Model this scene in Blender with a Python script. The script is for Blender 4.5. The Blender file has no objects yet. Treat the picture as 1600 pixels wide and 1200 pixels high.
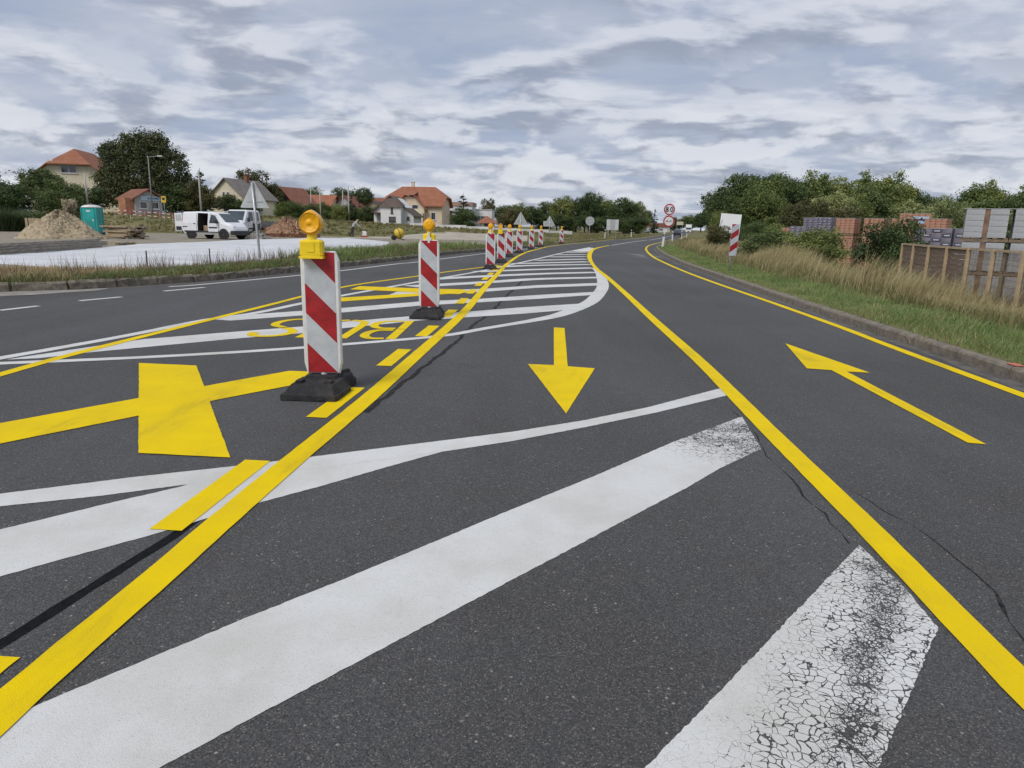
import bpy, math, random
import numpy as np
from mathutils import Vector, Matrix

R = math.radians
scene = bpy.context.scene
COL = scene.collection

# ------------------------------------------------------------------ camera
CAM_H = 1.40
F_REL = 1110.0 / 1600.0            # focal length / picture width
pitch = math.atan((600 - 353.5) / 1110.0)
roll = 0.02
fw = Vector((0, math.cos(pitch), -math.sin(pitch)))
up0 = Vector((0, math.sin(pitch), math.cos(pitch)))
rt0 = Vector((1, 0, 0))
rt = rt0 * math.cos(roll) + up0 * math.sin(roll)
up = -rt0 * math.sin(roll) + up0 * math.cos(roll)
cd = bpy.data.cameras.new("camera")
cam = bpy.data.objects.new("camera", cd)
COL.objects.link(cam)
cd.sensor_width = 36.0
cd.lens = F_REL * 36.0
cd.clip_start = 0.05
cd.clip_end = 6000
cam.matrix_world = Matrix(((rt.x, up.x, -fw.x, 0), (rt.y, up.y, -fw.y, 0), (rt.z, up.z, -fw.z, CAM_H), (0, 0, 0, 1)))
scene.camera = cam
scene.render.resolution_x = 1024
scene.render.resolution_y = 768

# ------------------------------------------------------------------ node helper
class NT:
    def __init__(self, tree):
        self.t = tree; self.n = tree.nodes; self.l = tree.links
    def node(self, kind, **kw):
        nd = self.n.new(kind)
        for k, v in kw.items(): setattr(nd, k, v)
        return nd
    def put(self, sock, v):
        if hasattr(v, 'is_output') or isinstance(v, bpy.types.NodeSocket): self.l.new(v, sock)
        else: sock.default_value = v
    def math(self, op, a, b=0.0, c=None, clamp=False):
        nd = self.node('ShaderNodeMath', operation=op); nd.use_clamp = clamp
        self.put(nd.inputs[0], a); self.put(nd.inputs[1], b)
        if c is not None: self.put(nd.inputs[2], c)
        return nd.outputs[0]
    def vmath(self, op, a, b=(0, 0, 0)):
        nd = self.node('ShaderNodeVectorMath', operation=op)
        self.put(nd.inputs[0], a)
        if op == 'SCALE': self.put(nd.inputs[3], b)
        else: self.put(nd.inputs[1], b)
        return nd.outputs[1] if op in ('LENGTH', 'DISTANCE', 'DOT_PRODUCT') else nd.outputs[0]
    def ramp(self, v, lo, hi, a=0.0, b=1.0, smooth=True):
        nd = self.node('ShaderNodeMapRange'); nd.interpolation_type = 'SMOOTHSTEP' if smooth else 'LINEAR'
        self.put(nd.inputs[0], v)
        for i, x in ((1, lo), (2, hi), (3, a), (4, b)): self.put(nd.inputs[i], x)
        return nd.outputs[0]
    def noise(self, vec, scale, detail=4, rough=0.55, dist=0.0, dims='3D'):
        nd = self.node('ShaderNodeTexNoise'); nd.noise_dimensions = dims
        if vec is not None: self.put(nd.inputs['Vector'], vec)
        for k, v in (('Scale', scale), ('Detail', detail), ('Roughness', rough), ('Distortion', dist)): self.put(nd.inputs[k], v)
        return nd.outputs[0]
    def voro(self, vec, scale, feature='F1', rnd=1.0):
        nd = self.node('ShaderNodeTexVoronoi', feature=feature)
        if vec is not None: self.put(nd.inputs['Vector'], vec)
        self.put(nd.inputs['Scale'], scale); self.put(nd.inputs['Randomness'], rnd)
        return nd.outputs
    def mix(self, fac, a, b, mode='MIX'):
        nd = self.node('ShaderNodeMix', data_type='RGBA', blend_type=mode); nd.clamp_factor = True
        self.put(nd.inputs[0], fac)
        for i, v in ((6, a), (7, b)):
            self.put(nd.inputs[i], (*v, 1) if isinstance(v, tuple) and len(v) == 3 else v)
        return nd.outputs[2]

# ------------------------------------------------------------------ sky: broken overcast, soft high sun
SUN_EL, SUN_AZ = 48.0, 215.0       # azimuth clockwise from +Y: behind the viewer, to the left
sdir = Vector((math.sin(R(SUN_AZ)) * math.cos(R(SUN_EL)), math.cos(R(SUN_AZ)) * math.cos(R(SUN_EL)), math.sin(R(SUN_EL))))
world = bpy.data.worlds.new("World"); scene.world = world; world.use_nodes = True
w = NT(world.node_tree); w.n.clear()
sky = w.node('ShaderNodeTexSky', sky_type='NISHITA'); sky.sun_disc = False
sky.sun_elevation = R(SUN_EL); sky.sun_rotation = R(SUN_AZ); sky.air_density = 1.0; sky.dust_density = 1.2
tc = w.node('ShaderNodeTexCoord').outputs['Generated']
sep = w.node('ShaderNodeSeparateXYZ'); w.l.new(tc, sep.inputs[0])
zz = w.math('MAXIMUM', sep.outputs[2], 0.0)
def cloud_plane(off, sx, sy, seed):
    """direction projected on a cloud layer; off softens the crowding towards the horizon"""
    den = w.math('ADD', zz, off); cb = w.node('ShaderNodeCombineXYZ')
    w.l.new(w.math('MULTIPLY', w.math('DIVIDE', sep.outputs[0], den), sx), cb.inputs[0]); w.l.new(w.math('MULTIPLY', w.math('DIVIDE', sep.outputs[1], den), sy), cb.inputs[1])
    w.put(cb.inputs[2], seed); return cb.outputs[0]
pA = cloud_plane(0.16, 0.85, 1.1, 5.2)
warpn = w.node('ShaderNodeTexNoise'); w.put(warpn.inputs['Vector'], pA); warpn.inputs['Scale'].default_value = 1.1; warpn.inputs['Detail'].default_value = 3
pW = w.vmath('ADD', pA, w.vmath('SCALE', w.vmath('SUBTRACT', warpn.outputs[1], (0.5, 0.5, 0.5)), 0.5))
soft = w.noise(w.vmath('ADD', pW, (2.7, 5.1, 0)), 1.3, 8, 0.58)                       # high thin layer
veil = w.mix(w.ramp(soft, 0.32, 0.68), (2.4, 2.85, 3.85), (3.5, 3.78, 4.45))
def heaps(vec, lift, scale, det, rough, e0, e1):
    """cloud heaps: crisp edge, bright rim on the lit side, grey base"""
    n = w.noise(vec, scale, det, rough, 0.1); n2 = w.noise(w.vmath('ADD', vec, lift), scale, det, rough, 0.1)
    edge = w.ramp(n, e0, e1); core = w.ramp(w.math('ADD', n, w.math('MULTIPLY', w.math('SUBTRACT', n2, n), 1.5)), e0 + 0.02, e0 + 0.20)
    col = w.mix(core, (5.1, 5.25, 5.65), (2.1, 2.34, 2.95)); return edge, col
e1_, c1_ = heaps(pW, (0.03, -0.16, 0.0), 2.1, 10, 0.54, 0.43, 0.58)
sky1 = w.mix(w.math('MULTIPLY', e1_, 0.72), veil, c1_)
dirs = w.vmath('MULTIPLY', tc, (3.9, 3.9, 10.0))
e2_, c2_ = heaps(dirs, (-0.06, -0.03, 0.30), 2.5, 10, 0.53, 0.45, 0.57)
low = w.math('MULTIPLY', w.ramp(zz, 0.0, 0.04, 0.5, 1.0), w.ramp(zz, 0.08, 0.26, 1.0, 0.0))
cl = w.mix(w.math('MULTIPLY', w.math('MULTIPLY', e2_, low), 0.85), sky1, c2_)
bgc = w.mix(0.05, cl, sky.outputs[0])
bg = w.node('ShaderNodeBackground'); w.l.new(bgc, bg.inputs[0]); bg.inputs[1].default_value = 0.1
wo = w.node('ShaderNodeOutputWorld'); w.l.new(bg.outputs[0], wo.inputs[0])

# ------------------------------------------------------------------ sun through thin cloud
ld = bpy.data.lights.new("sun", 'SUN'); ld.energy = 1.5; ld.angle = R(24); ld.color = (1.0, 0.96, 0.90)
sun = bpy.data.objects.new("sun", ld); COL.objects.link(sun)
sun.location = (0, 0, 60)
sun.rotation_euler = (-sdir).to_track_quat('-Z', 'Y').to_euler()

vs = scene.view_settings
vs.view_transform = 'Standard'; vs.look = 'None'; vs.exposure = 0.53; vs.gamma = 1.0; vs.use_curve_mapping = False
scene.render.engine = 'CYCLES'

# ------------------------------------------------------------------ materials
MATS = {}
def mat(name, col, rough=0.7, var=0.12, scale=6.0, bump=0.0, bscale=60.0, metal=0.0, col2=None, spec=0.5, det=5, stretch=(1, 1, 1), transl=0.0, coord='Object', dirt=0.0):
    if name in MATS: return MATS[name]
    m = bpy.data.materials.new(name); m.use_nodes = True; MATS[name] = m
    t = NT(m.node_tree); b = t.n['Principled BSDF']
    tcn = t.node('ShaderNodeTexCoord')
    v = t.vmath('MULTIPLY', tcn.outputs[coord] if coord != 'World' else t.node('ShaderNodeNewGeometry').outputs['Position'], stretch)
    n = t.noise(v, scale, det, 0.6)
    dark = tuple(c * (1 - 1.6 * var) for c in col); lite = tuple(min(1, c * (1 + 1.6 * var)) for c in col)
    if col2 is None: c = t.mix(t.ramp(n, 0.25, 0.75), dark, lite)
    else: c = t.mix(t.ramp(n, 0.38, 0.62), col, col2)
    if dirt:
        n2 = t.noise(v, scale * 0.23, 6, 0.65)
        c = t.mix(t.math('MULTIPLY', t.ramp(n2, 0.45, 0.7), dirt), c, (0.125, 0.100, 0.080))
    t.l.new(c, b.inputs['Base Color'])
    b.inputs['Roughness'].default_value = rough; b.inputs['Metallic'].default_value = metal
    b.inputs['Specular IOR Level'].default_value = spec
    if bump:
        bp = t.node('ShaderNodeBump'); bp.inputs['Strength'].default_value = bump; bp.inputs['Distance'].default_value = 0.02
        t.l.new(t.noise(v, bscale, 4, 0.6), bp.inputs['Height']); t.l.new(bp.outputs[0], b.inputs['Normal'])
    if transl:
        tr = t.node('ShaderNodeBsdfTranslucent'); t.l.new(c, tr.inputs[0])
        mx = t.node('ShaderNodeMixShader'); mx.inputs[0].default_value = transl
        t.l.new(b.outputs[0], mx.inputs[1]); t.l.new(tr.outputs[0], mx.inputs[2])
        t.l.new(mx.outputs[0], t.n['Material Output'].inputs[0])
    return m

def leaf_mat(name, dark, mid_, lite, transl=0.25, nscale=0.5):
    m = bpy.data.materials.new(name); m.use_nodes = True; MATS[name] = m
    t = NT(m.node_tree); b = t.n['Principled BSDF']
    g = t.node('ShaderNodeNewGeometry'); oi = t.node('ShaderNodeObjectInfo')
    n = t.noise(g.outputs['Position'], nscale, 3, 0.6)
    f = t.math('ADD', t.math('MULTIPLY', g.outputs['Random Per Island'], 0.6), t.math('MULTIPLY', t.ramp(n, 0.3, 0.7), 0.5))
    c = t.mix(t.ramp(f, 0.0, 0.55), dark, mid_); c = t.mix(t.ramp(f, 0.55, 1.1), c, lite)
    hs = t.node('ShaderNodeHueSaturation'); t.l.new(c, hs.inputs['Color'])
    t.put(hs.inputs['Value'], t.ramp(oi.outputs['Random'], 0, 1, 0.78, 1.2, False)); t.put(hs.inputs['Hue'], t.ramp(oi.outputs['Random'], 0, 1, 0.515, 0.485, False))
    t.l.new(hs.outputs[0], b.inputs['Base Color']); b.inputs['Roughness'].default_value = 0.55; b.inputs['Specular IOR Level'].default_value = 0.3
    tr = t.node('ShaderNodeBsdfTranslucent'); t.l.new(hs.outputs[0], tr.inputs[0])
    mx = t.node('ShaderNodeMixShader'); mx.inputs[0].default_value = transl
    t.l.new(b.outputs[0], mx.inputs[1]); t.l.new(tr.outputs[0], mx.inputs[2]); t.l.new(mx.outputs[0], t.n['Material Output'].inputs[0])
    return m

def asphalt_nodes(t, pos):
    """colour of the worn asphalt, from world position"""
    big = t.noise(pos, 0.22, 4, 0.55); midn = t.noise(pos, 2.6, 5, 0.65); fine = t.noise(pos, 130, 3, 0.7)
    st = t.voro(pos, 150)
    sepc = t.node('ShaderNodeSeparateColor'); t.l.new(st[1], sepc.inputs[0])
    stone = t.math('MULTIPLY', t.ramp(st[0], 0.55, 0.25), t.ramp(sepc.outputs[0], 0.72, 0.98))
    st2 = t.voro(pos, 63); sc2 = t.node('ShaderNodeSeparateColor'); t.l.new(st2[1], sc2.inputs[0])
    stone2 = t.math('MULTIPLY', t.ramp(st2[0], 0.40, 0.18), t.ramp(sc2.outputs[0], 0.93, 1.0))
    grit = t.voro(pos, 230); sg = t.node('ShaderNodeSeparateColor'); t.l.new(grit[1], sg.inputs[0])
    track = t.noise(t.vmath('MULTIPLY', pos, (1.1, 0.07, 1)), 1.0, 4, 0.55)
    base = t.mix(t.math('ADD', t.math('MULTIPLY', t.ramp(big, 0.3, 0.7), 0.6), t.math('MULTIPLY', t.ramp(track, 0.35, 0.65), 0.4)), (0.056, 0.0545, 0.053), (0.096, 0.098, 0.102))
    base = t.mix(t.math('MULTIPLY', t.ramp(midn, 0.42, 0.75), 0.35), base, (0.062, 0.055, 0.048))
    base = t.mix(t.math('MULTIPLY', t.ramp(sg.outputs[1], 0.40, 0.95), 0.62), base, (0.020, 0.0195, 0.019))
    base = t.mix(t.math('MULTIPLY', t.ramp(sg.outputs[0], 0.62, 1.0), 0.5), base, (0.17, 0.16, 0.148))
    base = t.mix(t.math('MULTIPLY', stone, 0.7), base, (0.26, 0.245, 0.22))
    base = t.mix(t.math('MULTIPLY', stone2, 0.8), base, (0.36, 0.34, 0.31))
    return base, stone, fine, grit[0]

def road_mat(name, kind='road'):
    m = bpy.data.materials.new(name); m.use_nodes = True; MATS[name] = m
    t = NT(m.node_tree); b = t.n['Principled BSDF']
    pos = t.node('ShaderNodeNewGeometry').outputs['Position']
    base, stone, fine, gd = asphalt_nodes(t, pos)
    rough = 0.78
    if kind == 'road':
        # dusty pale smear where grit was swept on the lane, and drip stains
        d = t.vmath('DISTANCE', t.vmath('MULTIPLY', pos, (1, 0.22, 0)), (7.1, 8.6, 0))
        sm = t.math('MULTIPLY', t.ramp(d, 1.5, 0.1), t.ramp(t.noise(t.vmath('MULTIPLY', pos, (1.6, 0.35, 1)), 0.9, 4, 0.6), 0.42, 0.66))
        base = t.mix(t.math('MULTIPLY', sm, 0.5), base, (0.32, 0.31, 0.29))
        spl = t.noise(pos, 1.1, 7, 0.75)
        base = t.mix(t.math('MULTIPLY', t.ramp(spl, 0.62, 0.72), 0.35), base, (0.03, 0.029, 0.028))
    elif kind in ('white', 'white_cracked', 'white_worn'):
        speck = t.noise(pos, 55, 5, 0.7); dirtn = t.noise(pos, 1.7, 6, 0.62)
        lump = t.voro(t.vmath('ADD', pos, t.vmath('SCALE', t.node('ShaderNodeTexNoise').outputs[1], 0.02)), 24)
        white = t.mix(t.ramp(dirtn, 0.34, 0.72), (0.67, 0.67, 0.655), (0.57, 0.56, 0.52))
        white = t.mix(t.math('MULTIPLY', t.ramp(lump[0], 0.30, 0.75), 0.05), white, (0.42, 0.41, 0.37))
        white = t.mix(t.math('MULTIPLY', t.ramp(t.noise(pos, 75, 5, 0.75), 0.52, 0.72), 0.5), white, (0.40, 0.375, 0.32))
        white = t.mix(t.math('MULTIPLY', t.ramp(t.noise(t.vmath('MULTIPLY', pos, (1.5, 0.5, 1)), 0.9, 6, 0.7), 0.5, 0.75), 0.4), white, (0.45, 0.43, 0.385))
        hole = t.ramp(speck, 0.70, 0.76)
        if kind != 'white':
            warp = t.node('ShaderNodeTexNoise'); t.put(warp.inputs['Vector'], pos); warp.inputs['Scale'].default_value = 9; warp.inputs['Detail'].default_value = 3
            wp = t.vmath('ADD', pos, t.vmath('SCALE', t.vmath('SUBTRACT', warp.outputs[1], (0.5, 0.5, 0.5)), 0.07))
            if kind == 'white_cracked':
                s1, s2, cx, cy, rad = 33, 80, 1.38, 2.22, 1.0
            else:
                s1, s2, cx, cy, rad = 24, 55, 1.66, 4.8, 0.95
            e1 = t.voro(wp, s1, 'DISTANCE_TO_EDGE')[0]; e2 = t.voro(wp, s2, 'DISTANCE_TO_EDGE')[0]
            if kind == 'white_cracked':
                sp_ = t.node('ShaderNodeSeparateXYZ'); t.l.new(pos, sp_.inputs[0])
                crs = t.math('SUBTRACT', t.math('MULTIPLY', t.math('SUBTRACT', sp_.outputs[0], 1.285), 0.857), t.math('MULTIPLY', t.math('SUBTRACT', sp_.outputs[1], 2.24), 0.516))
                crs = t.math('ADD', crs, t.math('MULTIPLY', t.math('SUBTRACT', t.noise(pos, 4.5, 3, 0.6), 0.5), 0.22))
                wear = t.math('MULTIPLY', t.ramp(t.math('ABSOLUTE', crs), 0.0, 0.17, 1.0, 0.0), t.ramp(t.noise(pos, 3.4, 4, 0.6), 0.25, 0.6, 0.4, 1.05))
                lvl = t.math('MULTIPLY', t.ramp(crs, -0.34, -0.08, 0.05, 0.62), t.ramp(t.noise(pos, 2.6, 3, 0.5), 0.3, 0.6, 0.55, 1.1))
                lvl = t.math('MAXIMUM', lvl, wear)
            else:
                wear = t.ramp(t.vmath('DISTANCE', t.vmath('MULTIPLY', pos, (1, 1, 0)), (cx, cy, 0)), 0.08, rad, 1.0, 0.0)
                wear = t.math('MULTIPLY', wear, t.ramp(t.noise(pos, 3.4, 4, 0.6), 0.25, 0.62, 0.4, 1.0), clamp=True); lvl = wear
            c1 = t.math('LESS_THAN', e1, t.math('MULTIPLY', t.math('MULTIPLY', lvl, t.ramp(t.noise(pos, 16, 3, 0.6), 0.3, 0.7, 0.35, 1.6)), 0.085))
            c2 = t.math('LESS_THAN', e2, t.math('SUBTRACT', t.math('MULTIPLY', wear, 0.24), 0.11))
            abr = t.math('GREATER_THAN', t.math('ADD', t.noise(pos, 120, 4, 0.75), t.math('MULTIPLY', wear, 0.14)), 0.72)
            hole = t.math('MAXIMUM', t.math('MAXIMUM', c1, c2), t.math('MAXIMUM', t.math('MULTIPLY', abr, t.ramp(wear, 0.35, 0.7)), hole))
        base = t.mix(hole, white, base)
        rough = 0.62
    elif kind == 'yellow':
        speck = t.noise(pos, 160, 4, 0.75); dn = t.noise(pos, 2.2, 5, 0.6)
        yel = t.mix(t.ramp(dn, 0.3, 0.7), (0.84, 0.60, 0.003), (0.76, 0.54, 0.010))
        hole = t.math('MULTIPLY', t.ramp(speck, 0.61, 0.68), 0.6)
        base = t.mix(hole, yel, base)
        yl = t.ramp(t.noise(pos, 38, 4, 0.7), 0.72, 0.8)
        base = t.mix(t.math('MULTIPLY', yl, 0.6), base, (0.25, 0.17, 0.02))
        sc = t.noise(t.vmath('MULTIPLY', pos, (2.2, 0.5, 1)), 1.6, 7, 0.7)
        base = t.mix(t.math('MULTIPLY', t.ramp(sc, 0.50, 0.74), 0.38), base, (0.33, 0.235, 0.03))
        rough = 0.65
    t.l.new(base, b.inputs['Base Color']); b.inputs['Roughness'].default_value = rough
    b.inputs['Specular IOR Level'].default_value = 0.28 if kind == 'road' else (0.05 if kind == 'yellow' else 0.15)
    bp = t.node('ShaderNodeBump'); bp.inputs['Strength'].default_value = 0.55 if kind == 'road' else 0.42; bp.inputs['Distance'].default_value = 0.004
    hgt = t.math('ADD', t.math('MULTIPLY', gd, -0.8), fine)
    t.l.new(hgt, bp.inputs['Height']); t.l.new(bp.outputs[0], b.inputs['Normal'])
    return m

M_ROAD = road_mat('asphalt'); M_WHITE = road_mat('white_road_paint', 'white'); M_CRACKED = road_mat('crazed_white_road_paint', 'white_cracked')
M_WORN = road_mat('worn_white_road_paint', 'white_worn'); M_YELLOW = road_mat('yellow_road_paint', 'yellow')
M_CRK = mat('bitumen_crack', (0.030, 0.028, 0.027), 0.8, 0.5, 40, 0.4, 80, coord='World', spec=0.1)
M_TAR = mat('tar_sealant', (0.008, 0.008, 0.009), 0.7, 0.3, 30, 0.4, 80, coord='World', spec=0.08)

# ------------------------------------------------------------------ mesh builder
class MB:
    def __init__(self): self.v = []; self.f = []
    def add(self, vs, fs):
        o = len(self.v); self.v += [tuple(x) for x in vs]; self.f += [tuple(i + o for i in f) for f in fs]; return self
    def box(self, c, s, rz=0.0, taper=1.0):
        hx, hy, hz = s[0] / 2, s[1] / 2, s[2] / 2; vs = []
        for z, k in ((-hz, 1), (hz, taper)):
            for x, y in ((-hx, -hy), (hx, -hy), (hx, hy), (-hx, hy)):
                x *= k; y *= k
                vs.append((c[0] + x * math.cos(rz) - y * math.sin(rz), c[1] + x * math.sin(rz) + y * math.cos(rz), c[2] + z))
        return self.add(vs, [(3, 2, 1, 0), (4, 5, 6, 7), (0, 1, 5, 4), (1, 2, 6, 5), (2, 3, 7, 6), (3, 0, 4, 7)])
    def bbox(self, c, s, b=0.01):
        """box with bevelled vertical edges and a bevelled top"""
        hx, hy = s[0] / 2, s[1] / 2
        ring = [(hx - b, -hy), (hx, -hy + b), (hx, hy - b), (hx - b, hy), (-hx + b, hy), (-hx, hy - b), (-hx, -hy + b), (-hx + b, -hy)]
        z0, z1 = c[2] - s[2] / 2, c[2] + s[2] / 2
        vs = [(c[0] + x, c[1] + y, z0) for x, y in ring] + [(c[0] + x, c[1] + y, z1 - b) for x, y in ring]
        vs += [(c[0] + x * (1 - b / hx), c[1] + y * (1 - b / hy), z1) for x, y in ring]
        n = 8; fs = [tuple(range(n - 1, -1, -1)), tuple(range(2 * n, 3 * n))]
        for k in (0, n):
            for i in range(n): fs.append((k + i, k + (i + 1) % n, k + n + (i + 1) % n, k + n + i))
        return self.add(vs, fs)
    def tube(self, p0, p1, r0, r1=None, n=8, cap=True):
        r1 = r0 if r1 is None else r1
        p0 = Vector(p0); p1 = Vector(p1); d = (p1 - p0).normalized()
        a = d.orthogonal().normalized(); b = d.cross(a); vs = []
        for pp, r in ((p0, r0), (p1, r1)):
            for i in range(n):
                t = 2 * math.pi * i / n; vs.append(pp + a * math.cos(t) * r + b * math.sin(t) * r)
        fs = [(i, (i + 1) % n, n + (i + 1) % n, n + i) for i in range(n)]
        if cap: fs += [tuple(range(n - 1, -1, -1)), tuple(range(n, 2 * n))]
        return self.add(vs, fs)
    def lathe(self, prof, n=20, axis='Z', c=(0, 0, 0)):
        vs = []
        for r, h in prof:
            for i in range(n):
                t = 2 * math.pi * i / n; x, y = r * math.cos(t), r * math.sin(t)
                q = (x, y, h) if axis == 'Z' else ((x, h, y) if axis == 'Y' else (h, x, y))
                vs.append((q[0] + c[0], q[1] + c[1], q[2] + c[2]))
        fs = []
        for k in range(len(prof) - 1):
            for i in range(n): fs.append((k * n + i, k * n + (i + 1) % n, (k + 1) * n + (i + 1) % n, (k + 1) * n + i))
        fs += [tuple(range(n - 1, -1, -1)), tuple(range((len(prof) - 1) * n, len(prof) * n))]
        return self.add(vs, fs)
    def prism(self, poly, a0, a1, plane='XY'):
        """extrude a 2-D polygon: XY (up Z), XZ (along Y), YZ (along X)"""
        def q(x, y, h): return {'XY': (x, y, h), 'XZ': (x, h, y), 'YZ': (h, x, y)}[plane]
        n = len(poly); vs = [q(x, y, a0) for x, y in poly] + [q(x, y, a1) for x, y in poly]
        fs = [tuple(range(n - 1, -1, -1)), tuple(range(n, 2 * n))] + [(i, (i + 1) % n, n + (i + 1) % n, n + i) for i in range(n)]
        return self.add(vs, fs)
    def poly(self, pts): return self.add(pts, [tuple(range(len(pts)))])
    def mesh(self, name, m, smooth=False):
        me = bpy.data.meshes.new(name); me.from_pydata(self.v, [], self.f); me.update()
        if m: me.materials.append(m)
        if smooth: me.polygons.foreach_set('use_smooth', [True] * len(me.polygons))
        return me
    def build(self, name, m, parent=None, smooth=False, loc=(0, 0, 0), rz=0.0):
        return link(name, self.mesh(name, m, smooth), parent, loc, rz)

def link(name, me, parent=None, loc=(0, 0, 0), rz=0.0):
    o = bpy.data.objects.new(name, me); COL.objects.link(o)
    o.parent = parent; o.location = loc; o.rotation_euler = (0, 0, rz)
    return o
def tag(o, label=None, cat=None, group=None, kind=None):
    for k, v in (('label', label), ('category', cat), ('group', group), ('kind', kind)):
        if v: o[k] = v
    return o
def thing(name, label, cat, loc=(0, 0, 0), rz=0.0, group=None):
    return tag(link(name, None, None, loc, rz), label, cat, group)
def copy_tree(o, parent=None):
    c = o.copy(); COL.objects.link(c); c.parent = parent
    for ch in [x for x in bpy.data.objects if x.parent == o]: copy_tree(ch, c)
    return c
def np_mesh(name, verts, faces, m, smooth=False):
    me = bpy.data.meshes.new(name); k = faces.shape[1]
    me.vertices.add(len(verts)); me.vertices.foreach_set('co', verts.astype(np.float32).ravel())
    me.loops.add(faces.size); me.loops.foreach_set('vertex_index', faces.astype(np.int32).ravel())
    me.polygons.add(len(faces)); me.polygons.foreach_set('loop_start', np.arange(0, faces.size, k, dtype=np.int32))
    me.update(calc_edges=True); me.materials.append(m)
    if smooth: me.polygons.foreach_set('use_smooth', np.ones(len(faces), dtype=bool))
    return me

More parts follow.
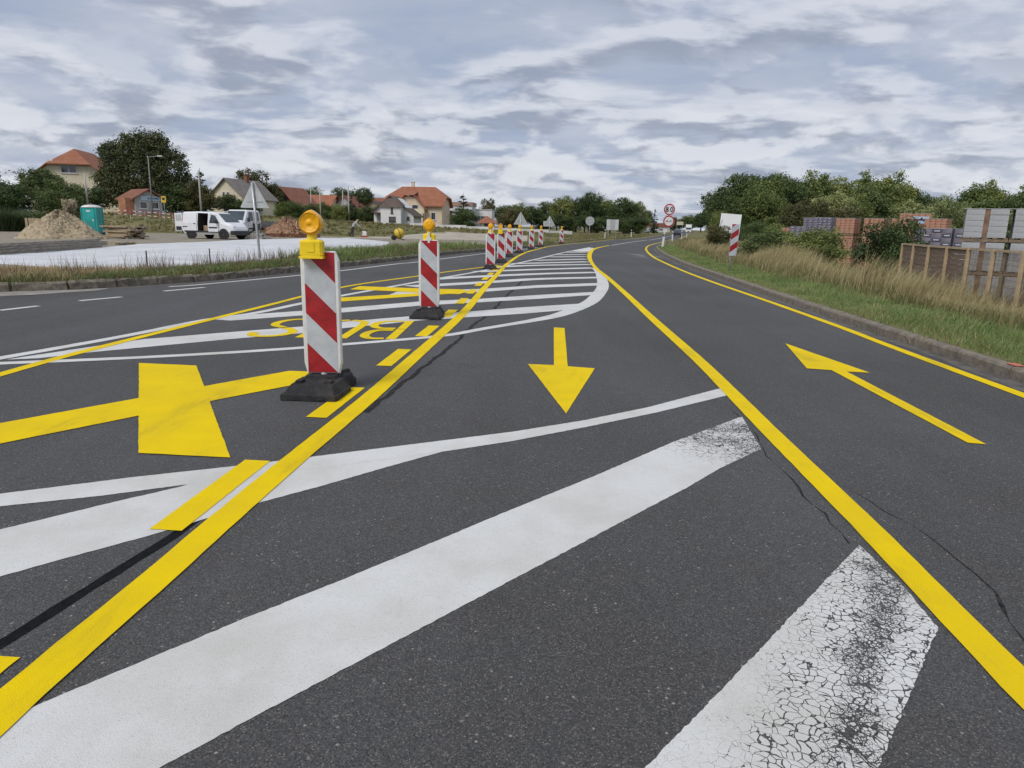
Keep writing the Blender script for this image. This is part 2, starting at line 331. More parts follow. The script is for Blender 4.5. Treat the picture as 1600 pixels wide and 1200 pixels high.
MARKS = {
  'H1': [(-4.4,8.36),(-3.63,9.04),(-2.82,9.73),(-2.44,10.26),(-0.89,11.66),(0.2,12.62),(1.36,13.48),(0.98,12.36),(0.19,11.67),(-0.87,10.92),(-1.4,10.53),(-2.28,9.62),(-2.65,9.12),(-3.42,8.49),(-4.47,7.47),(-4.8,7.06),(-5.06,6.96),(-4.66,7.82)],
  'H2': [(-4.37,10.22),(-4.07,10.8),(-2.84,11.98),(-1.73,13.23),(-0.66,13.93),(0.5,14.97),(1.85,16.01),(1.68,15.22),(0.48,14.16),(-0.74,13.2),(-1.64,12.54),(-2.69,11.36),(-4.05,10.12)],
  'H3': [(-2.47,15.05),(-0.63,16.27),(0.58,17.54),(2.29,18.71),(2.17,17.86),(0.56,16.79),(-0.65,15.46),(-2.54,13.93)],
  'N1': [(-3.08,3.21),(-2.63,3.44),(-2.07,3.73),(-1.58,3.95),(-1.2,4.14),(-0.81,4.34),(0.01,4.76),(0.54,5.1),(1.09,5.53),(1.92,6.32),(1.88,6.02),(1.13,5.37),(0.58,4.95),(0.01,4.54),(-0.4,4.3),(-1.14,3.92),(-1.78,3.61),(-2.11,3.44),(-2.51,3.28),(-2.98,3.1)],
  'N2': [(-2.74,2.64),(-2.33,3.01),(-2.04,3.32),(-1.77,3.59),(-1.67,3.76),(-1.13,4.02),(-0.44,4.37),(-0.4,4.32),(-0.74,3.96),(-1.02,3.65),(-1.26,3.41),(-1.63,2.98),(-1.86,2.75),(-2.02,2.58),(-2.35,2.23)],
  'N3': [(-1.7,1.46),(-1.36,1.84),(-1.23,1.99),(-0.92,2.34),(-0.63,2.65),(-0.37,2.94),(0.01,3.37),(0.53,3.94),(1.08,4.58),(1.61,5.13),(1.78,5.31),(1.65,4.48),(1.26,4.07),(0.99,3.74),(0.67,3.38),(-0.22,2.37),(-0.72,1.8),(-0.9,1.59),(-1.07,1.37)],
  'N4': [(1.58,3.0),(1.24,2.61),(0.9,2.22),(0.69,1.98),(0.39,1.64),(0.11,1.31),(0.74,1.33),(1.01,1.65),(1.27,1.97),(1.57,2.34),(1.61,2.66),(1.61,3.03)],
  'd1': [(-1.55,1.67),(-1.86,2.15),(-1.57,2.09),(-1.58,1.85)],
  'X1v': [(-3.7,6.9),(-3.1,6.83),(-1.69,4.08),(-2.27,4.13)],
  'X1d': [(-4.06,4.05),(-3.53,4.71),(-2.98,5.49),(-2.14,6.67),(-1.93,6.66),(-1.91,6.08),(-2.28,5.59),(-2.39,5.43),(-3.21,4.26),(-3.63,3.59)],
  'X2a': [(-3.53,15.36),(-3.5,16.2),(-2.08,15.93),(-1.15,15.9),(-0.97,15.46),(-1.14,14.76),(-1.96,14.94),(-2.98,15.24)],
  'X2b': [(-3.49,13.48),(-3.23,13.66),(-1.95,14.87),(-1.42,15.36),(-1.17,15.34),(-1.36,14.78),(-1.87,14.26),(-3.07,12.98),(-3.4,12.69)],
  'arrow_down': [(0.58,10.06),(0.73,10.02),(0.57,7.18),(0.84,7.1),(0.42,5.28),(0.16,7.26),(0.43,7.23)],
  'arrow_up': [(3.49,9.01),(3.67,7.16),(3.45,7.2),(3.26,4.68),(3.15,4.71),(3.32,7.26),(3.09,7.33)],
  'W1': [(-5.28,6.51),(-5.16,7.02),(-4.9,7.92),(-4.68,8.79),(-4.41,10.14),(-4.02,11.05),(-3.69,12.69),(-3.34,14.15),(-2.35,17.93),(-0.96,23.02),(1.03,32.15),(2.72,40.52),(5.52,52.97)],
  'W2': [(-5.37,6.62),(-4.98,6.76),(-3.86,7.2),(-2.83,7.72),(-1.97,8.28),(-0.92,9.08),(-0.37,9.86),(0.38,10.92),(0.83,11.78),(1.44,13.61),(1.88,15.71),(2.25,18.08),(2.62,21.79)],
  'D': [(-4.62,5.66),(-4.62,6.25),(-4.61,7.15),(-4.51,8.47),(-4.23,11.63),(-3.78,16.04),(-2.61,19.97),(-2.18,21.51),(-1.09,24.75),(-0.42,26.95)],
  'WL1': [(-7.8,10.74),(-7.64,11.39)],
  'WL2': [(-7.48,12.23),(-7.16,12.98)],
  'WL3': [(-6.98,14.2),(-6.59,15.2)],
  'WLs': [(-7.34,15.18),(-6.92,15.97),(-5.66,19.59),(-5.13,21.67),(-4.21,25.76),(-3.59,27.87),(-1.52,37.28),(-0.12,42.58),(1.52,49.46)],
  'crackA': [(-1.73,2.0),(-1.69,2.13),(-1.62,2.5),(-1.52,2.99),(-1.47,3.39)],
  'crackB': [(-1.11,5.2),(-0.97,6.35),(-0.81,7.65),(-0.72,8.35),(-0.57,10.16),(-0.38,11.57),(-0.19,14.15),(0.29,19.54)],
  'crackC': [(1.75,5.52),(1.74,5.05),(1.65,4.34),(1.61,3.64),(1.58,3.04)],
  'crackD': [(1.85,3.91),(1.95,3.45),(1.98,3.13),(1.98,2.78),(1.98,2.62),(1.86,2.4),(1.82,2.26),(1.79,2.05)],
  'H4': [(-2.4,16.46),(-1.73,17.09),(-0.45,18.43),(0.64,19.64),(2.5,20.79)],
  'H5': [(-2.08,18.89),(-1.94,19.16),(0.71,21.8),(2.65,23.15)],
  'H6': [(-1.18,22.29),(0.78,24.12),(2.83,25.74)],
  'H7': [(-0.62,25.16),(0.86,26.72),(2.99,28.16)],
  'H8': [(-0.09,27.54),(3.11,30.36)],
  'H9': [(0.88,30.68),(3.31,32.97)],
  'H10': [(1.65,34.47),(3.57,35.91)],
  'H11': [(2.18,37.31),(3.87,38.7)],
  'H12': [(2.98,41.05),(4.32,42.42)],
}

# ------------------------------------------------------------------ terrain and road
KL = [(-60, -15), (8, -13.6), (11.8, -12.2), (13.2, -10.0), (14.2, -8.55), (16.6, -7.25), (20.9, -6.02), (24, -5.35), (27.5, -4.6), (31.4, -3.9), (35.5, -2.95),
      (40, -1.67), (45, -0.15), (51, 1.5), (57.5, 2.75), (63.5, 4.2), (71, 6.75), (89.6, 11.5), (121, 21.3), (300, 66), (600, 141), (2500, 616)]
KR = [(-60, 3.7), (0, 4.6), (4, 4.82), (6.7, 4.97), (9.8, 5.17), (11.5, 5.3), (14.8, 5.55), (18.8, 5.92), (23.5, 6.3), (29, 6.80), (38.6, 8.02), (48, 9.45),
      (53.8, 10.5), (66, 13.2), (82, 17.4), (102, 22.8), (121, 28), (300, 73), (600, 148), (2500, 623)]
LY, LX = zip(*KL); RY, RX = zip(*KR)
def xl(y): return float(np.interp(y, LY, LX))
def xr(y): return float(np.interp(y, RY, RX))
def sst(a, b, x):
    t = min(1, max(0, (x - a) / (b - a))); return t * t * (3 - 2 * t)
def gz(x, y):
    l, r = xl(y), xr(y)
    if x <= l:
        o = l - x; z = float(np.interp(o, [0, 0.25, 1.2, 3], [0.15, 0.16, 0.16, 0.12]))
        a = x / max(y, 1.0); amp = (0.4 + 4 * min(0.35, max(0, -a))) * (1 - sst(0.0, 0.12, a))
        return z + amp * sst(68, 94, y)
    if x >= r:
        o = x - r; z = float(np.interp(o, [0, 0.3, 2, 3.5, 5, 7, 9], [0.11, 0.12, 0.12, 0.0, -0.25, -0.55, -0.75]))
        return 0.12 + (z - 0.12) * (1 - sst(26, 46, y) * (1 - sst(7, 11, o)))
    return -0.03

def ground_sheet():
    ys = sorted(set(list(np.arange(-60, 0, 5)) + list(np.arange(0, 60, 1.0)) + list(np.arange(60, 130, 2.0)) + list(np.arange(130, 320, 10)) + [360, 420, 500, 620, 800, 1100, 1600, 2500]))
    lo = [1800, 900, 500, 320, 220, 160, 130, 110, 95, 82, 72, 64, 57, 50, 44, 38, 33, 28, 24, 20, 16, 13, 10, 8, 6, 4.5, 3, 2, 1.2, 0.6, 0.2, 0.165, 0.001]
    ro = [0.001, 0.125, 0.3, 1, 2, 2.8, 3.5, 4.2, 5, 6, 7, 8, 9, 10, 11, 13, 16, 20, 26, 34, 45, 60, 80, 110, 160, 260, 500, 1000, 1800]
    vs = []; nx = len(lo) + len(ro) + 2
    for y in ys:
        l, r = xl(y), xr(y)
        row = [l - o for o in lo] + [l + 0.001, r - 0.001] + [r + o for o in ro]
        for i_, x in enumerate(row): vs.append((x, y, -0.03 if i_ in (len(lo) - 1, len(lo) + 2) else gz(x, y)))
    fs = [(j * nx + i, j * nx + i + 1, (j + 1) * nx + i + 1, (j + 1) * nx + i) for j in range(len(ys) - 1) for i in range(nx - 1)]
    m = bpy.data.materials.new('meadow_soil'); m.use_nodes = True
    t = NT(m.node_tree); b = t.n['Principled BSDF']; pos = t.node('ShaderNodeNewGeometry').outputs['Position']
    n1 = t.noise(pos, 0.35, 5, 0.6); n2 = t.noise(pos, 4.5, 5, 0.65)
    c = t.mix(t.ramp(n1, 0.35, 0.65), (0.12, 0.13, 0.05), (0.22, 0.19, 0.095)); c = t.mix(t.math('MULTIPLY', t.ramp(n2, 0.4, 0.75), 0.7), c, (0.085, 0.088, 0.038))
    t.l.new(c, b.inputs['Base Color']); b.inputs['Roughness'].default_value = 0.95; b.inputs['Specular IOR Level'].default_value = 0.1
    bp = t.node('ShaderNodeBump'); bp.inputs['Strength'].default_value = 0.8; bp.inputs['Distance'].default_value = 0.05
    t.l.new(n2, bp.inputs['Height']); t.l.new(bp.outputs[0], b.inputs['Normal'])
    o = MB().add(vs, fs).build('ground', m); tag(o, kind='structure')
ground_sheet()

def road_sheet():
    ys = list(np.arange(-40, 130, 1.5)) + list(np.arange(130, 320, 10)) + [400, 600, 1000]
    vs = []
    for y in ys: vs += [(xl(y) - 0.02, y, 0), (xr(y) + 0.02, y, 0)]
    fs = [(2 * i, 2 * i + 1, 2 * i + 3, 2 * i + 2) for i in range(len(ys) - 1)]
    o = MB().add(vs, fs).build('road', M_ROAD); tag(o, kind='structure'); return o
ROAD = road_sheet()

def smooth(pts, step=0.3):
    """Catmull-Rom through plan points"""
    P = [Vector((a, b)) for a, b in pts]; P = [2 * P[0] - P[1]] + P + [2 * P[-1] - P[-2]]; out = []
    for i in range(1, len(P) - 2):
        n = max(1, int((P[i + 1] - P[i]).length / step)); n = min(n, 60)
        for k in range(n):
            t = k / n
            out.append(0.5 * ((2 * P[i]) + (P[i + 1] - P[i - 1]) * t + (2 * P[i - 1] - 5 * P[i] + 4 * P[i + 1] - P[i + 2]) * t * t + (3 * P[i] - P[i - 1] - 3 * P[i + 1] + P[i + 2]) * t ** 3))
    out.append(P[-2]); return out
def ribbon(name, pts, wd, z, m, parent=None, sm=True, jit=0.002, seed=1, step=0.12):
    rg = random.Random(seed); c = smooth(pts, step) if sm else [Vector(q) for q in pts]; vs = []
    for i, q in enumerate(c):
        d = (c[min(i + 1, len(c) - 1)] - c[max(i - 1, 0)]).normalized(); nrm = Vector((-d.y, d.x))
        wa = wd(q) if callable(wd) else wd
        a = q + nrm * (wa / 2 + rg.uniform(-jit, jit)); b_ = q - nrm * (wa / 2 + rg.uniform(-jit, jit))
        vs += [(a.x, a.y, z), (b_.x, b_.y, z)]
    fs = [(2 * i + 1, 2 * i + 3, 2 * i + 2, 2 * i) for i in range(len(c) - 1)]
    return MB().add(vs, fs).build(name, m, parent)
def patch(name, pts, z, m, parent=None, jit=0.003, step=0.05, seed=2):
    rg = random.Random(seed); out = []; n = len(pts)
    for i in range(n):
        a = Vector(pts[i]); b = Vector(pts[(i + 1) % n]); k = max(1, min(160, int((b - a).length / step)))
        for j in range(k):
            q = a.lerp(b, j / k)
            if j: q += Vector((rg.uniform(-jit, jit), rg.uniform(-jit, jit)))
            out.append((q.x, q.y, z))
    area = sum(out[i][0] * out[(i + 1) % len(out)][1] - out[(i + 1) % len(out)][0] * out[i][1] for i in range(len(out)))
    if area < 0: out.reverse()
    return MB().poly(out).build(name, m, parent)

Mk = MARKS
# white markings (old layer)
patch('hatch_bar', Mk['H1'], 0.002, M_WHITE, ROAD, 0.006)
patch('hatch_bar', Mk['H2'], 0.002, M_WHITE, ROAD, 0.006)
patch('hatch_bar', Mk['H3'], 0.002, M_WHITE, ROAD, 0.006)
for k in range(4, 13): ribbon('hatch_bar', Mk['H%d' % k], 0.55, 0.002, M_WHITE, ROAD, jit=0.006, seed=k)
patch('hatch_bar', [(3.9, 43.0), (4.7, 43.6), (5.6, 51.5), (5.2, 52.0), (3.2, 43.2)], 0.002, M_WHITE, ROAD)
ribbon('island_edge_line', Mk['W1'], 0.16, 0.0034, M_WHITE, ROAD, jit=0.004)
ribbon('island_edge_line', Mk['W2'] + [(2.74, 23.6), (2.84, 25.4)], lambda q: 0.15 + 0.14 * sst(-0.5, 1.2, q.x) * (1 - 0.75 * sst(20.5, 25, q.y)), 0.0034, M_WHITE, ROAD, jit=0.004)
patch('hatch_bar', Mk['N2'], 0.002, M_WHITE, ROAD, 0.0022, 0.02)
patch('island_edge_line', Mk['N1'], 0.0026, M_WHITE, ROAD, 0.0022, 0.02)
patch('hatch_bar', Mk['N3'], 0.002, M_WORN, ROAD, 0.0022, 0.02)
patch('hatch_bar', Mk['N4'], 0.002, M_CRACKED, ROAD, 0.003, 0.015)
for k in ('WL1', 'WL2', 'WL3'): ribbon('lane_dash', Mk[k], 0.12, 0.002, M_WHITE, ROAD)
ribbon('edge_line', Mk['WLs'], 0.12, 0.002, M_WHITE, ROAD)
ribbon('centre_line', [(8.1, 60.6), (12, 75.5), (16.13, 90.25), (24.6, 121), (69.5, 300)], 0.16, 0.002, M_WHITE, ROAD, step=1)
# yellow markings (temporary layout)
A_ = [(-1.52, 0.6), (-1.48, 1.3), (-1.445, 2.0), (-1.40, 2.6), (-1.365, 3.2), (-1.30, 4.1), (-1.175, 5.6), (-1.06, 7.43), (-0.82, 11.55), (-0.68, 16.3), (-0.50, 21.3), (-0.26, 27.5), (0.32, 36.5), (1.25, 44.6), (3.16, 56.1), (7.18, 71.0), (11.89, 89.6), (21.65, 121.3), (66.5, 300)]
B_ = [(1.58, 0.6), (1.61, 1.5), (1.66, 2.25), (1.735, 3.12), (1.79, 3.95), (1.855, 4.95), (1.95, 6.25), (2.055, 7.87), (2.22, 11.3), (2.44, 15.4), (2.71, 20.9), (2.92, 25.9), (3.45, 33), (4.3, 41.1), (5.55, 49.9), (7.9, 60.4)]
C_ = [(4.25, 0.5), (4.42, 3.0), (4.6, 6.1), (4.79, 8.77), (4.97, 10.8), (5.2, 14.44), (5.56, 21.0), (6.14, 28.0), (7.18, 37.5), (8.85, 48.6), (10.46, 57.3), (12.38, 65.7), (16.66, 81.9), (22.07, 102), (27.6, 121), (72.5, 300)]
ribbon('yellow_guide_line', A_, 0.15, 0.0062, M_YELLOW, ROAD)
ribbon('yellow_guide_line', B_, lambda q: 0.14 + 0.10 * sst(26, 40, q.y) * (1 - sst(50, 60, q.y)), 0.0062, M_YELLOW, ROAD)
ribbon('yellow_edge_line', C_, 0.13, 0.0048, M_YELLOW, ROAD)
ribbon('yellow_guide_line', Mk['D'][:-1] + [(-0.62, 26.3)], 0.125, 0.0048, M_YELLOW, ROAD)
def ax(y): 
    return float(np.interp(y, [q[1] for q in A_], [q[0] for q in A_]))
for k in range(13):
    y0, y1 = 1.05 + 1.985 * k, 2.05 + 1.985 * k
    off = 0.205 if k else 0.21
    a0, a1 = ax(y0) - off, ax(y1) - off
    patch('yellow_dash', [(a0 - 0.08, y0 + 0.012), (a0 + 0.075, y0), (a1 + 0.075, y1), (a1 - 0.08, y1 + 0.012)], 0.0048, M_YELLOW, ROAD, 0.0015, seed=k)
tag(patch('cancelling_cross_bar', Mk['X1v'], 0.0062, M_YELLOW, ROAD, 0.002), 'broad bar of the yellow cancelling cross')
tag(patch('cancelling_cross_bar', Mk['X1d'], 0.0048, M_YELLOW, ROAD, 0.002), 'long bar of the yellow cancelling cross')
patch('cancelling_cross_bar', Mk['X2a'], 0.0062, M_YELLOW, ROAD, 0.002); patch('cancelling_cross_bar', Mk['X2b'], 0.0048, M_YELLOW, ROAD, 0.002)
tag(patch('direction_arrow', Mk['arrow_down'], 0.0048, M_YELLOW, ROAD, 0.0015), 'yellow arrow pointing towards the viewer')
tag(patch('direction_arrow', Mk['arrow_up'], 0.0048, M_YELLOW, ROAD, 0.0015), 'yellow arrow pointing away up the lane')
# BUS, written for drivers coming the other way, in stencil strokes
def letter(strokes, x0, y0, wd=0.12):
    mb = MB()
    for st in strokes:
        c = smooth(st, 0.05) if len(st) > 2 else [Vector(q) for q in st]
        vs = []
        for i, q in enumerate(c):
            d = (c[min(i + 1, len(c) - 1)] - c[max(i - 1, 0)]).normalized(); n_ = Vector((-d.y, d.x))
            for s_ in (1, -1):
                e_ = q + n_ * (s_ * wd / 2); vs.append((x0 - e_.x, y0 - e_.y, 0.0048))
        mb.add(vs, [(2 * i, 2 * i + 2, 2 * i + 3, 2 * i + 1) for i in range(len(c) - 1)])
    return mb.build('letter', M_YELLOW, ROAD)
letter([[(0, 0), (0, 0.84)], [(0, 0.87), (0, 1.75)], [(0.09, 1.69), (0.26, 1.69), (0.37, 1.5), (0.37, 1.2), (0.28, 1.0), (0.09, 0.96)],
        [(0.09, 0.80), (0.30, 0.80), (0.42, 0.6), (0.42, 0.28), (0.30, 0.07), (0.09, 0.06)]], -1.52, 10.45)
letter([[(0, 1.75), (0, 0.45), (0.08, 0.15), (0.24, 0.05)], [(0.28, 0.05), (0.43, 0.15), (0.52, 0.45), (0.52, 1.75)]], -2.12, 10.45)
letter([[(0.47, 1.38), (0.42, 1.62), (0.25, 1.70), (0.08, 1.6), (0.0, 1.35), (0.08, 1.1), (0.22, 0.95)],
        [(0.25, 0.9), (0.42, 0.72), (0.47, 0.42), (0.38, 0.14), (0.22, 0.05), (0.06, 0.14), (0.0, 0.42)]], -2.86, 10.45)
# sealed cracks
for k in ('crackA', 'crackB', 'crackC', 'crackD'):
    wd = {'crackA': 0.055, 'crackB': 0.05, 'crackC': 0.010, 'crackD': 0.011}[k]
    pts = Mk[k]; rg = random.Random(5); q = []
    for i, a in enumerate(smooth(pts, 0.12)): q.append((a.x + rg.uniform(-1, 1) * (0.016 if k != 'crackA' else 0.002), a.y + rg.uniform(-1, 1) * 0.01))
    ribbon('tar_seam', q, lambda v, w_=wd, r_=rg: w_ * r_.choice((0.1, 0.5, 0.8, 1.2, 1.9)) if w_ < 0.04 else w_, 0.0012, M_TAR if k == 'crackA' else M_CRK, ROAD, sm=False, jit=0.004)

# gutter dust, old pale path slab
M_DUST = mat('gutter_dust', (0.135, 0.125, 0.112), 0.9, 0.3, 5, 0.5, 40, col2=(0.085, 0.08, 0.073), coord='World')
ys = np.arange(-5, 60, 0.5); vs = []
rg = random.Random(3)
for y in ys: vs += [(xr(y) - 0.20 - 0.05 * math.sin(y * 1.3) + rg.uniform(-0.02, 0.02), y, 0.003), (xr(y) + 0.01, y, 0.003)]
MB().add(vs, [(2 * i, 2 * i + 1, 2 * i + 3, 2 * i + 2) for i in range(len(ys) - 1)]).build('gutter', M_DUST, ROAD)
ys = np.arange(14.4, 52, 0.5); vs = []
for y in ys: vs += [(xl(y) - 0.01, y, 0.003), (xl(y) + 0.28 + 0.1 * math.sin(y * 0.9) + rg.uniform(-0.04, 0.04), y, 0.003)]
MB().add(vs, [(2 * i, 2 * i + 1, 2 * i + 3, 2 * i + 2) for i in range(len(ys) - 1)]).build('gutter', M_DUST, ROAD)
patch('worn_apron', [(-12.2, 11.9), (-10.0, 13.1), (-8.7, 14.1), (-8.25, 14.6), (-8.2, 14.0), (-8.8, 13.0), (-9.6, 12.1), (-10.6, 11.3)], 0.006, mat('apron_concrete', (0.27, 0.25, 0.22), 0.9, 0.2, 3, 0.4, 40, coord='World'), ROAD, 0.03, 0.15)

# kerbs: single stones
M_KERB = mat('kerb_concrete', (0.20, 0.172, 0.138), 0.9, 0.22, 9, 0.7, 50, coord='World', dirt=0.3)
M_KERBL = mat('mossy_kerb_concrete', (0.20, 0.175, 0.135), 0.95, 0.35, 8, 0.9, 40, coord='World', dirt=0.7)
def kerb(edge, y0, y1, side, m, length, hgt, wd, rough):
    rg = random.Random(9); root = link('kerb', None); tag(root, kind='structure')
    dense = [Vector((edge(y), y)) for y in np.arange(y0, y1, 0.05)]
    meshes = []
    for k in range(6):
        mb = MB(); n = 4; L = length - 0.014; ringv = []
        for i in range(n + 1):
            x = -L / 2 + L * i / n; j = lambda s=1.0: rg.uniform(-rough, rough) * s
            pr = [(0, -0.05), (0.0 + j(0.5), hgt * 0.75), (0.018 + j(0.5), hgt * 0.93 + j()), (0.05, hgt + j()), (wd - 0.02, hgt + j()), (wd, hgt - 0.02 + j()), (wd, -0.05)]
            ringv.append([(x, a, b) for a, b in pr])
        vs = [q for r_ in ringv for q in r_]; c = 7
        fs = [(i * c + a, i * c + (a + 1) % c, (i + 1) * c + (a + 1) % c, (i + 1) * c + a) for i in range(n) for a in range(c)]
        fs += [tuple(range(c - 1, -1, -1)), tuple(range(n * c, (n + 1) * c))]
        mb.add(vs, fs); meshes.append(mb.mesh('kerb_stone', m))
    acc = 0; start = dense[0]
    for i in range(1, len(dense)):
        if (dense[i] - start).length >= length:
            c = (start + dense[i]) / 2; d = dense[i] - start; ang = math.atan2(d.y, d.x)
            o = link('kerb_stone', meshes[rg.randrange(6)], root, (c.x, c.y, rg.uniform(-rough, rough) * 0.6), ang + rg.uniform(-0.006, 0.006))
            if side > 0: o.scale = (-1, -1, 1)
            start = dense[i]
    return root
# local +y of a stone points away from the road; right kerb runs forward (y+) so its outside is -y locally
kerb(xr, -3, 62, +1, M_KERB, 1.0, 0.13, 0.14, 0.005)
kerb(xl, 12.0, 53, -1, M_KERBL, 0.9, 0.17, 0.18, 0.024)
MB().box((0, 0, 0), (0.16, 0.09, 0.004), R(86)).build('paint_dab', mat('red_survey_paint', (0.55, 0.16, 0.10), 0.8, 0.3, 40), ROAD, loc=(xr(7.05) + 0.075, 7.05, 0.139))
# ------------------------------------------------------------------ warning beacons
M_WPL = mat('white_plastic', (0.72, 0.72, 0.71), 0.45, 0.06, 7, dirt=0.3)
M_REDF = mat('red_reflective_film', (0.34, 0.014, 0.02), 0.35, 0.16, 11, dirt=0.15)
M_WHF = mat('white_reflective_film', (0.50, 0.53, 0.57), 0.35, 0.07, 11, dirt=0.14)
M_RUB = mat('black_rubber', (0.018, 0.018, 0.019), 0.85, 0.35, 14, 0.6, 60, dirt=0.25)
M_LAMPY = mat('yellow_lamp_plastic', (0.86, 0.62, 0.012), 0.4, 0.08, 6)
M_LENS = mat('amber_lens', (0.90, 0.42, 0.004), 0.18, 0.12, 30, 0.25, 120)
M_GALV = mat('galvanised_steel', (0.42, 0.43, 0.44), 0.45, 0.12, 9, metal=0.6)
M_SIGNBACK = mat('sign_back_aluminium', (0.46, 0.47, 0.46), 0.5, 0.08, 5, metal=0.3)
M_SIGNW = mat('sign_white', (0.70, 0.70, 0.70), 0.4, 0.04, 5)
M_SIGNR = mat('sign_red', (0.42, 0.02, 0.035), 0.4, 0.06, 5)
M_BLACK = mat('sign_black', (0.012, 0.012, 0.013), 0.5, 0.1, 5)

def stripe(poly, y, th): return MB().prism(poly, y, y - th, 'XZ')
def make_beacon(front_lamp):
    root = thing('warning_beacon', 'beacon', 'beacon')
    # rubber foot: stepped block, long axis along the road, with a rounded grip at the back
    mb = MB(); ang = R(86)
    def lo(x, y, z): return (x * math.cos(ang) - y * math.sin(ang), x * math.sin(ang) + y * math.cos(ang), z)
    def slab(out, z0, z1, k):
        n = len(out); vs = [lo(x, y, z0) for x, y in out] + [lo(x * k, y * k, z1) for x, y in out]
        mb.add(vs, [tuple(range(n - 1, -1, -1)), tuple(range(n, 2 * n))] + [(i, (i + 1) % n, n + (i + 1) % n, n + i) for i in range(n)])
    slab([(-0.42, -0.22), (-0.40, -0.235), (-0.02, -0.235), (0.02, -0.20), (0.02, 0.20), (-0.02, 0.235), (-0.40, 0.235), (-0.42, 0.22)], 0.0, 0.04, 0.99)
    slab([(-0.40, -0.21), (-0.04, -0.225), (0.0, -0.19), (0.0, 0.19), (-0.04, 0.225), (-0.40, 0.21)], 0.039, 0.11, 0.80)
    far = [(0.02, -0.19)] + [(0.24 + 0.17 * math.cos(q), 0.20 * math.sin(q)) for q in [R(-90 + 18 * i) for i in range(11)]] + [(0.02, 0.19)]
    slab(far, 0.0, 0.05, 0.99); slab([(x * 0.95, y * 0.92) for x, y in far], 0.049, 0.10, 0.93)
    slab([(-0.11, -0.13), (0.11, -0.13), (0.11, 0.13), (-0.11, 0.13)], 0.10, 0.135, 0.9)
    for s_ in (-1, 1):
        mb.box(lo(-0.24, s_ * 0.12, 0.118), (0.09, 0.05, 0.03), ang); mb.tube(lo(0.20, s_ * 0.05, 0.10), lo(0.32, s_ * 0.11, 0.10), 0.025, n=8)
    mb.build('foot', M_RUB, root)
    MB().tube((0, 0, 0.1), (0, 0, 0.20), 0.028, n=12).build('stem', M_WPL, root, True)
    # white blow-moulded blade with chamfered shoulders
    W, T = 0.16, 0.026
    out = [(-W + 0.022, 0.145), (W - 0.022, 0.145), (W, 0.235), (W, 1.09), (W - 0.03, 1.165), (-W + 0.03, 1.165), (-W, 1.09), (-W, 0.235)]
    mb = MB(); n = len(out)
    inner = [(x * 0.93, 0.655 + (z - 0.655) * 0.985) for x, z in out]
    vs = [(x, -T, z) for x, z in inner] + [(x, -T + 0.014, z) for x, z in out] + [(x, T - 0.014, z) for x, z in out] + [(x, T, z) for x, z in inner]
    fs = [tuple(range(n)), tuple(range(4 * n - 1, 3 * n - 1, -1))]
    for k in range(3):
        for i in range(n): fs.append((k * n + i, k * n + n + i, k * n + n + (i + 1) % n, k * n + (i + 1) % n))
    mb.add(vs, fs).build('blade', M_WPL, root)
    bl = [o for o in bpy.data.objects if o.parent == root and o.name.startswith('blade')][0]
    # film stripes, 45 degrees, each a thin applied piece
    w_, z0, z1 = 0.125, 0.155, 1.155; h = 0.25
    zt = lambda d: z1 - d
    def band(d0, d1):            # depth below the top on the left edge; falls 0.25 across
        pts = []
        L = [(-w_, max(z0, zt(d1))), (w_, max(z0, zt(d1 + h))), (w_, min(z1, zt(d0 + h))), (-w_, min(z1, zt(d0)))]
        return L
    for side, yy, sg in ((-1, -T, -1), (1, T, 1)):
        fl = lambda poly: [(x * (1 if sg < 0 else -1), z) for x, z in poly]
        top = [(-w_, z1), (w_, z1 - 0.25), (w_, z1)]
        bands = [(top, M_REDF), ([(-w_, z1 - 0.25), (w_, z1 - 0.5), (w_, z1 - 0.25), (-w_, z1)], M_WHF), ([(-w_, z1 - 0.5), (w_, z1 - 0.75), (w_, z1 - 0.5), (-w_, z1 - 0.25)], M_REDF),
                 ([(-w_, z1 - 0.75), (w_, z1 - 1.0), (w_, z1 - 0.75), (-w_, z1 - 0.5)], M_WHF), ([(-w_, z1 - 1.0), (w_, z1 - 1.0), (-w_, z1 - 0.75)], M_REDF)]
        for poly, m in bands:
            MB().prism(fl(poly), yy, yy + sg * 0.003, 'XZ').build('red_stripe' if m is M_REDF else 'white_stripe', m, bl)
    # lamp
    fy = -1 if front_lamp else 1
    lx = -0.045 if front_lamp else 0.0
    mb = MB(); mb.bbox((lx, fy * 0.055, 1.185), (0.185, 0.10, 0.145), 0.018); mb.box((lx, fy * 0.055, 1.115), (0.195, 0.106, 0.018)); mb.box((lx, fy * 0.055, 1.140), (0.19, 0.104, 0.006))
    mb.box((lx, fy * 0.107, 1.195), (0.06, 0.006, 0.075)); mb.tube((lx, fy * 0.05, 1.25), (lx, fy * 0.05, 1.305), 0.042, 0.036, n=14)
    box_ = mb.build('lamp_box', M_LAMPY, root)
    MB().box((lx, 0.012 * -fy, 1.20), (0.03, 0.05, 0.16)).box((lx, -fy * 0.03, 1.18), (0.075, 0.012, 0.05)).build('lamp_bracket', M_WPL, box_)
    hd = MB()
    # head: disc housing with a peaked hood
    ring = [(0.092 * math.cos(t), 1.385 + 0.092 * math.sin(t)) for t in [2 * math.pi * i / 28 for i in range(28)]]
    ring = [((x, z + (0.016 * max(0, 1 - abs(x) / 0.05) if z > 1.46 else 0))) for x, z in ring]
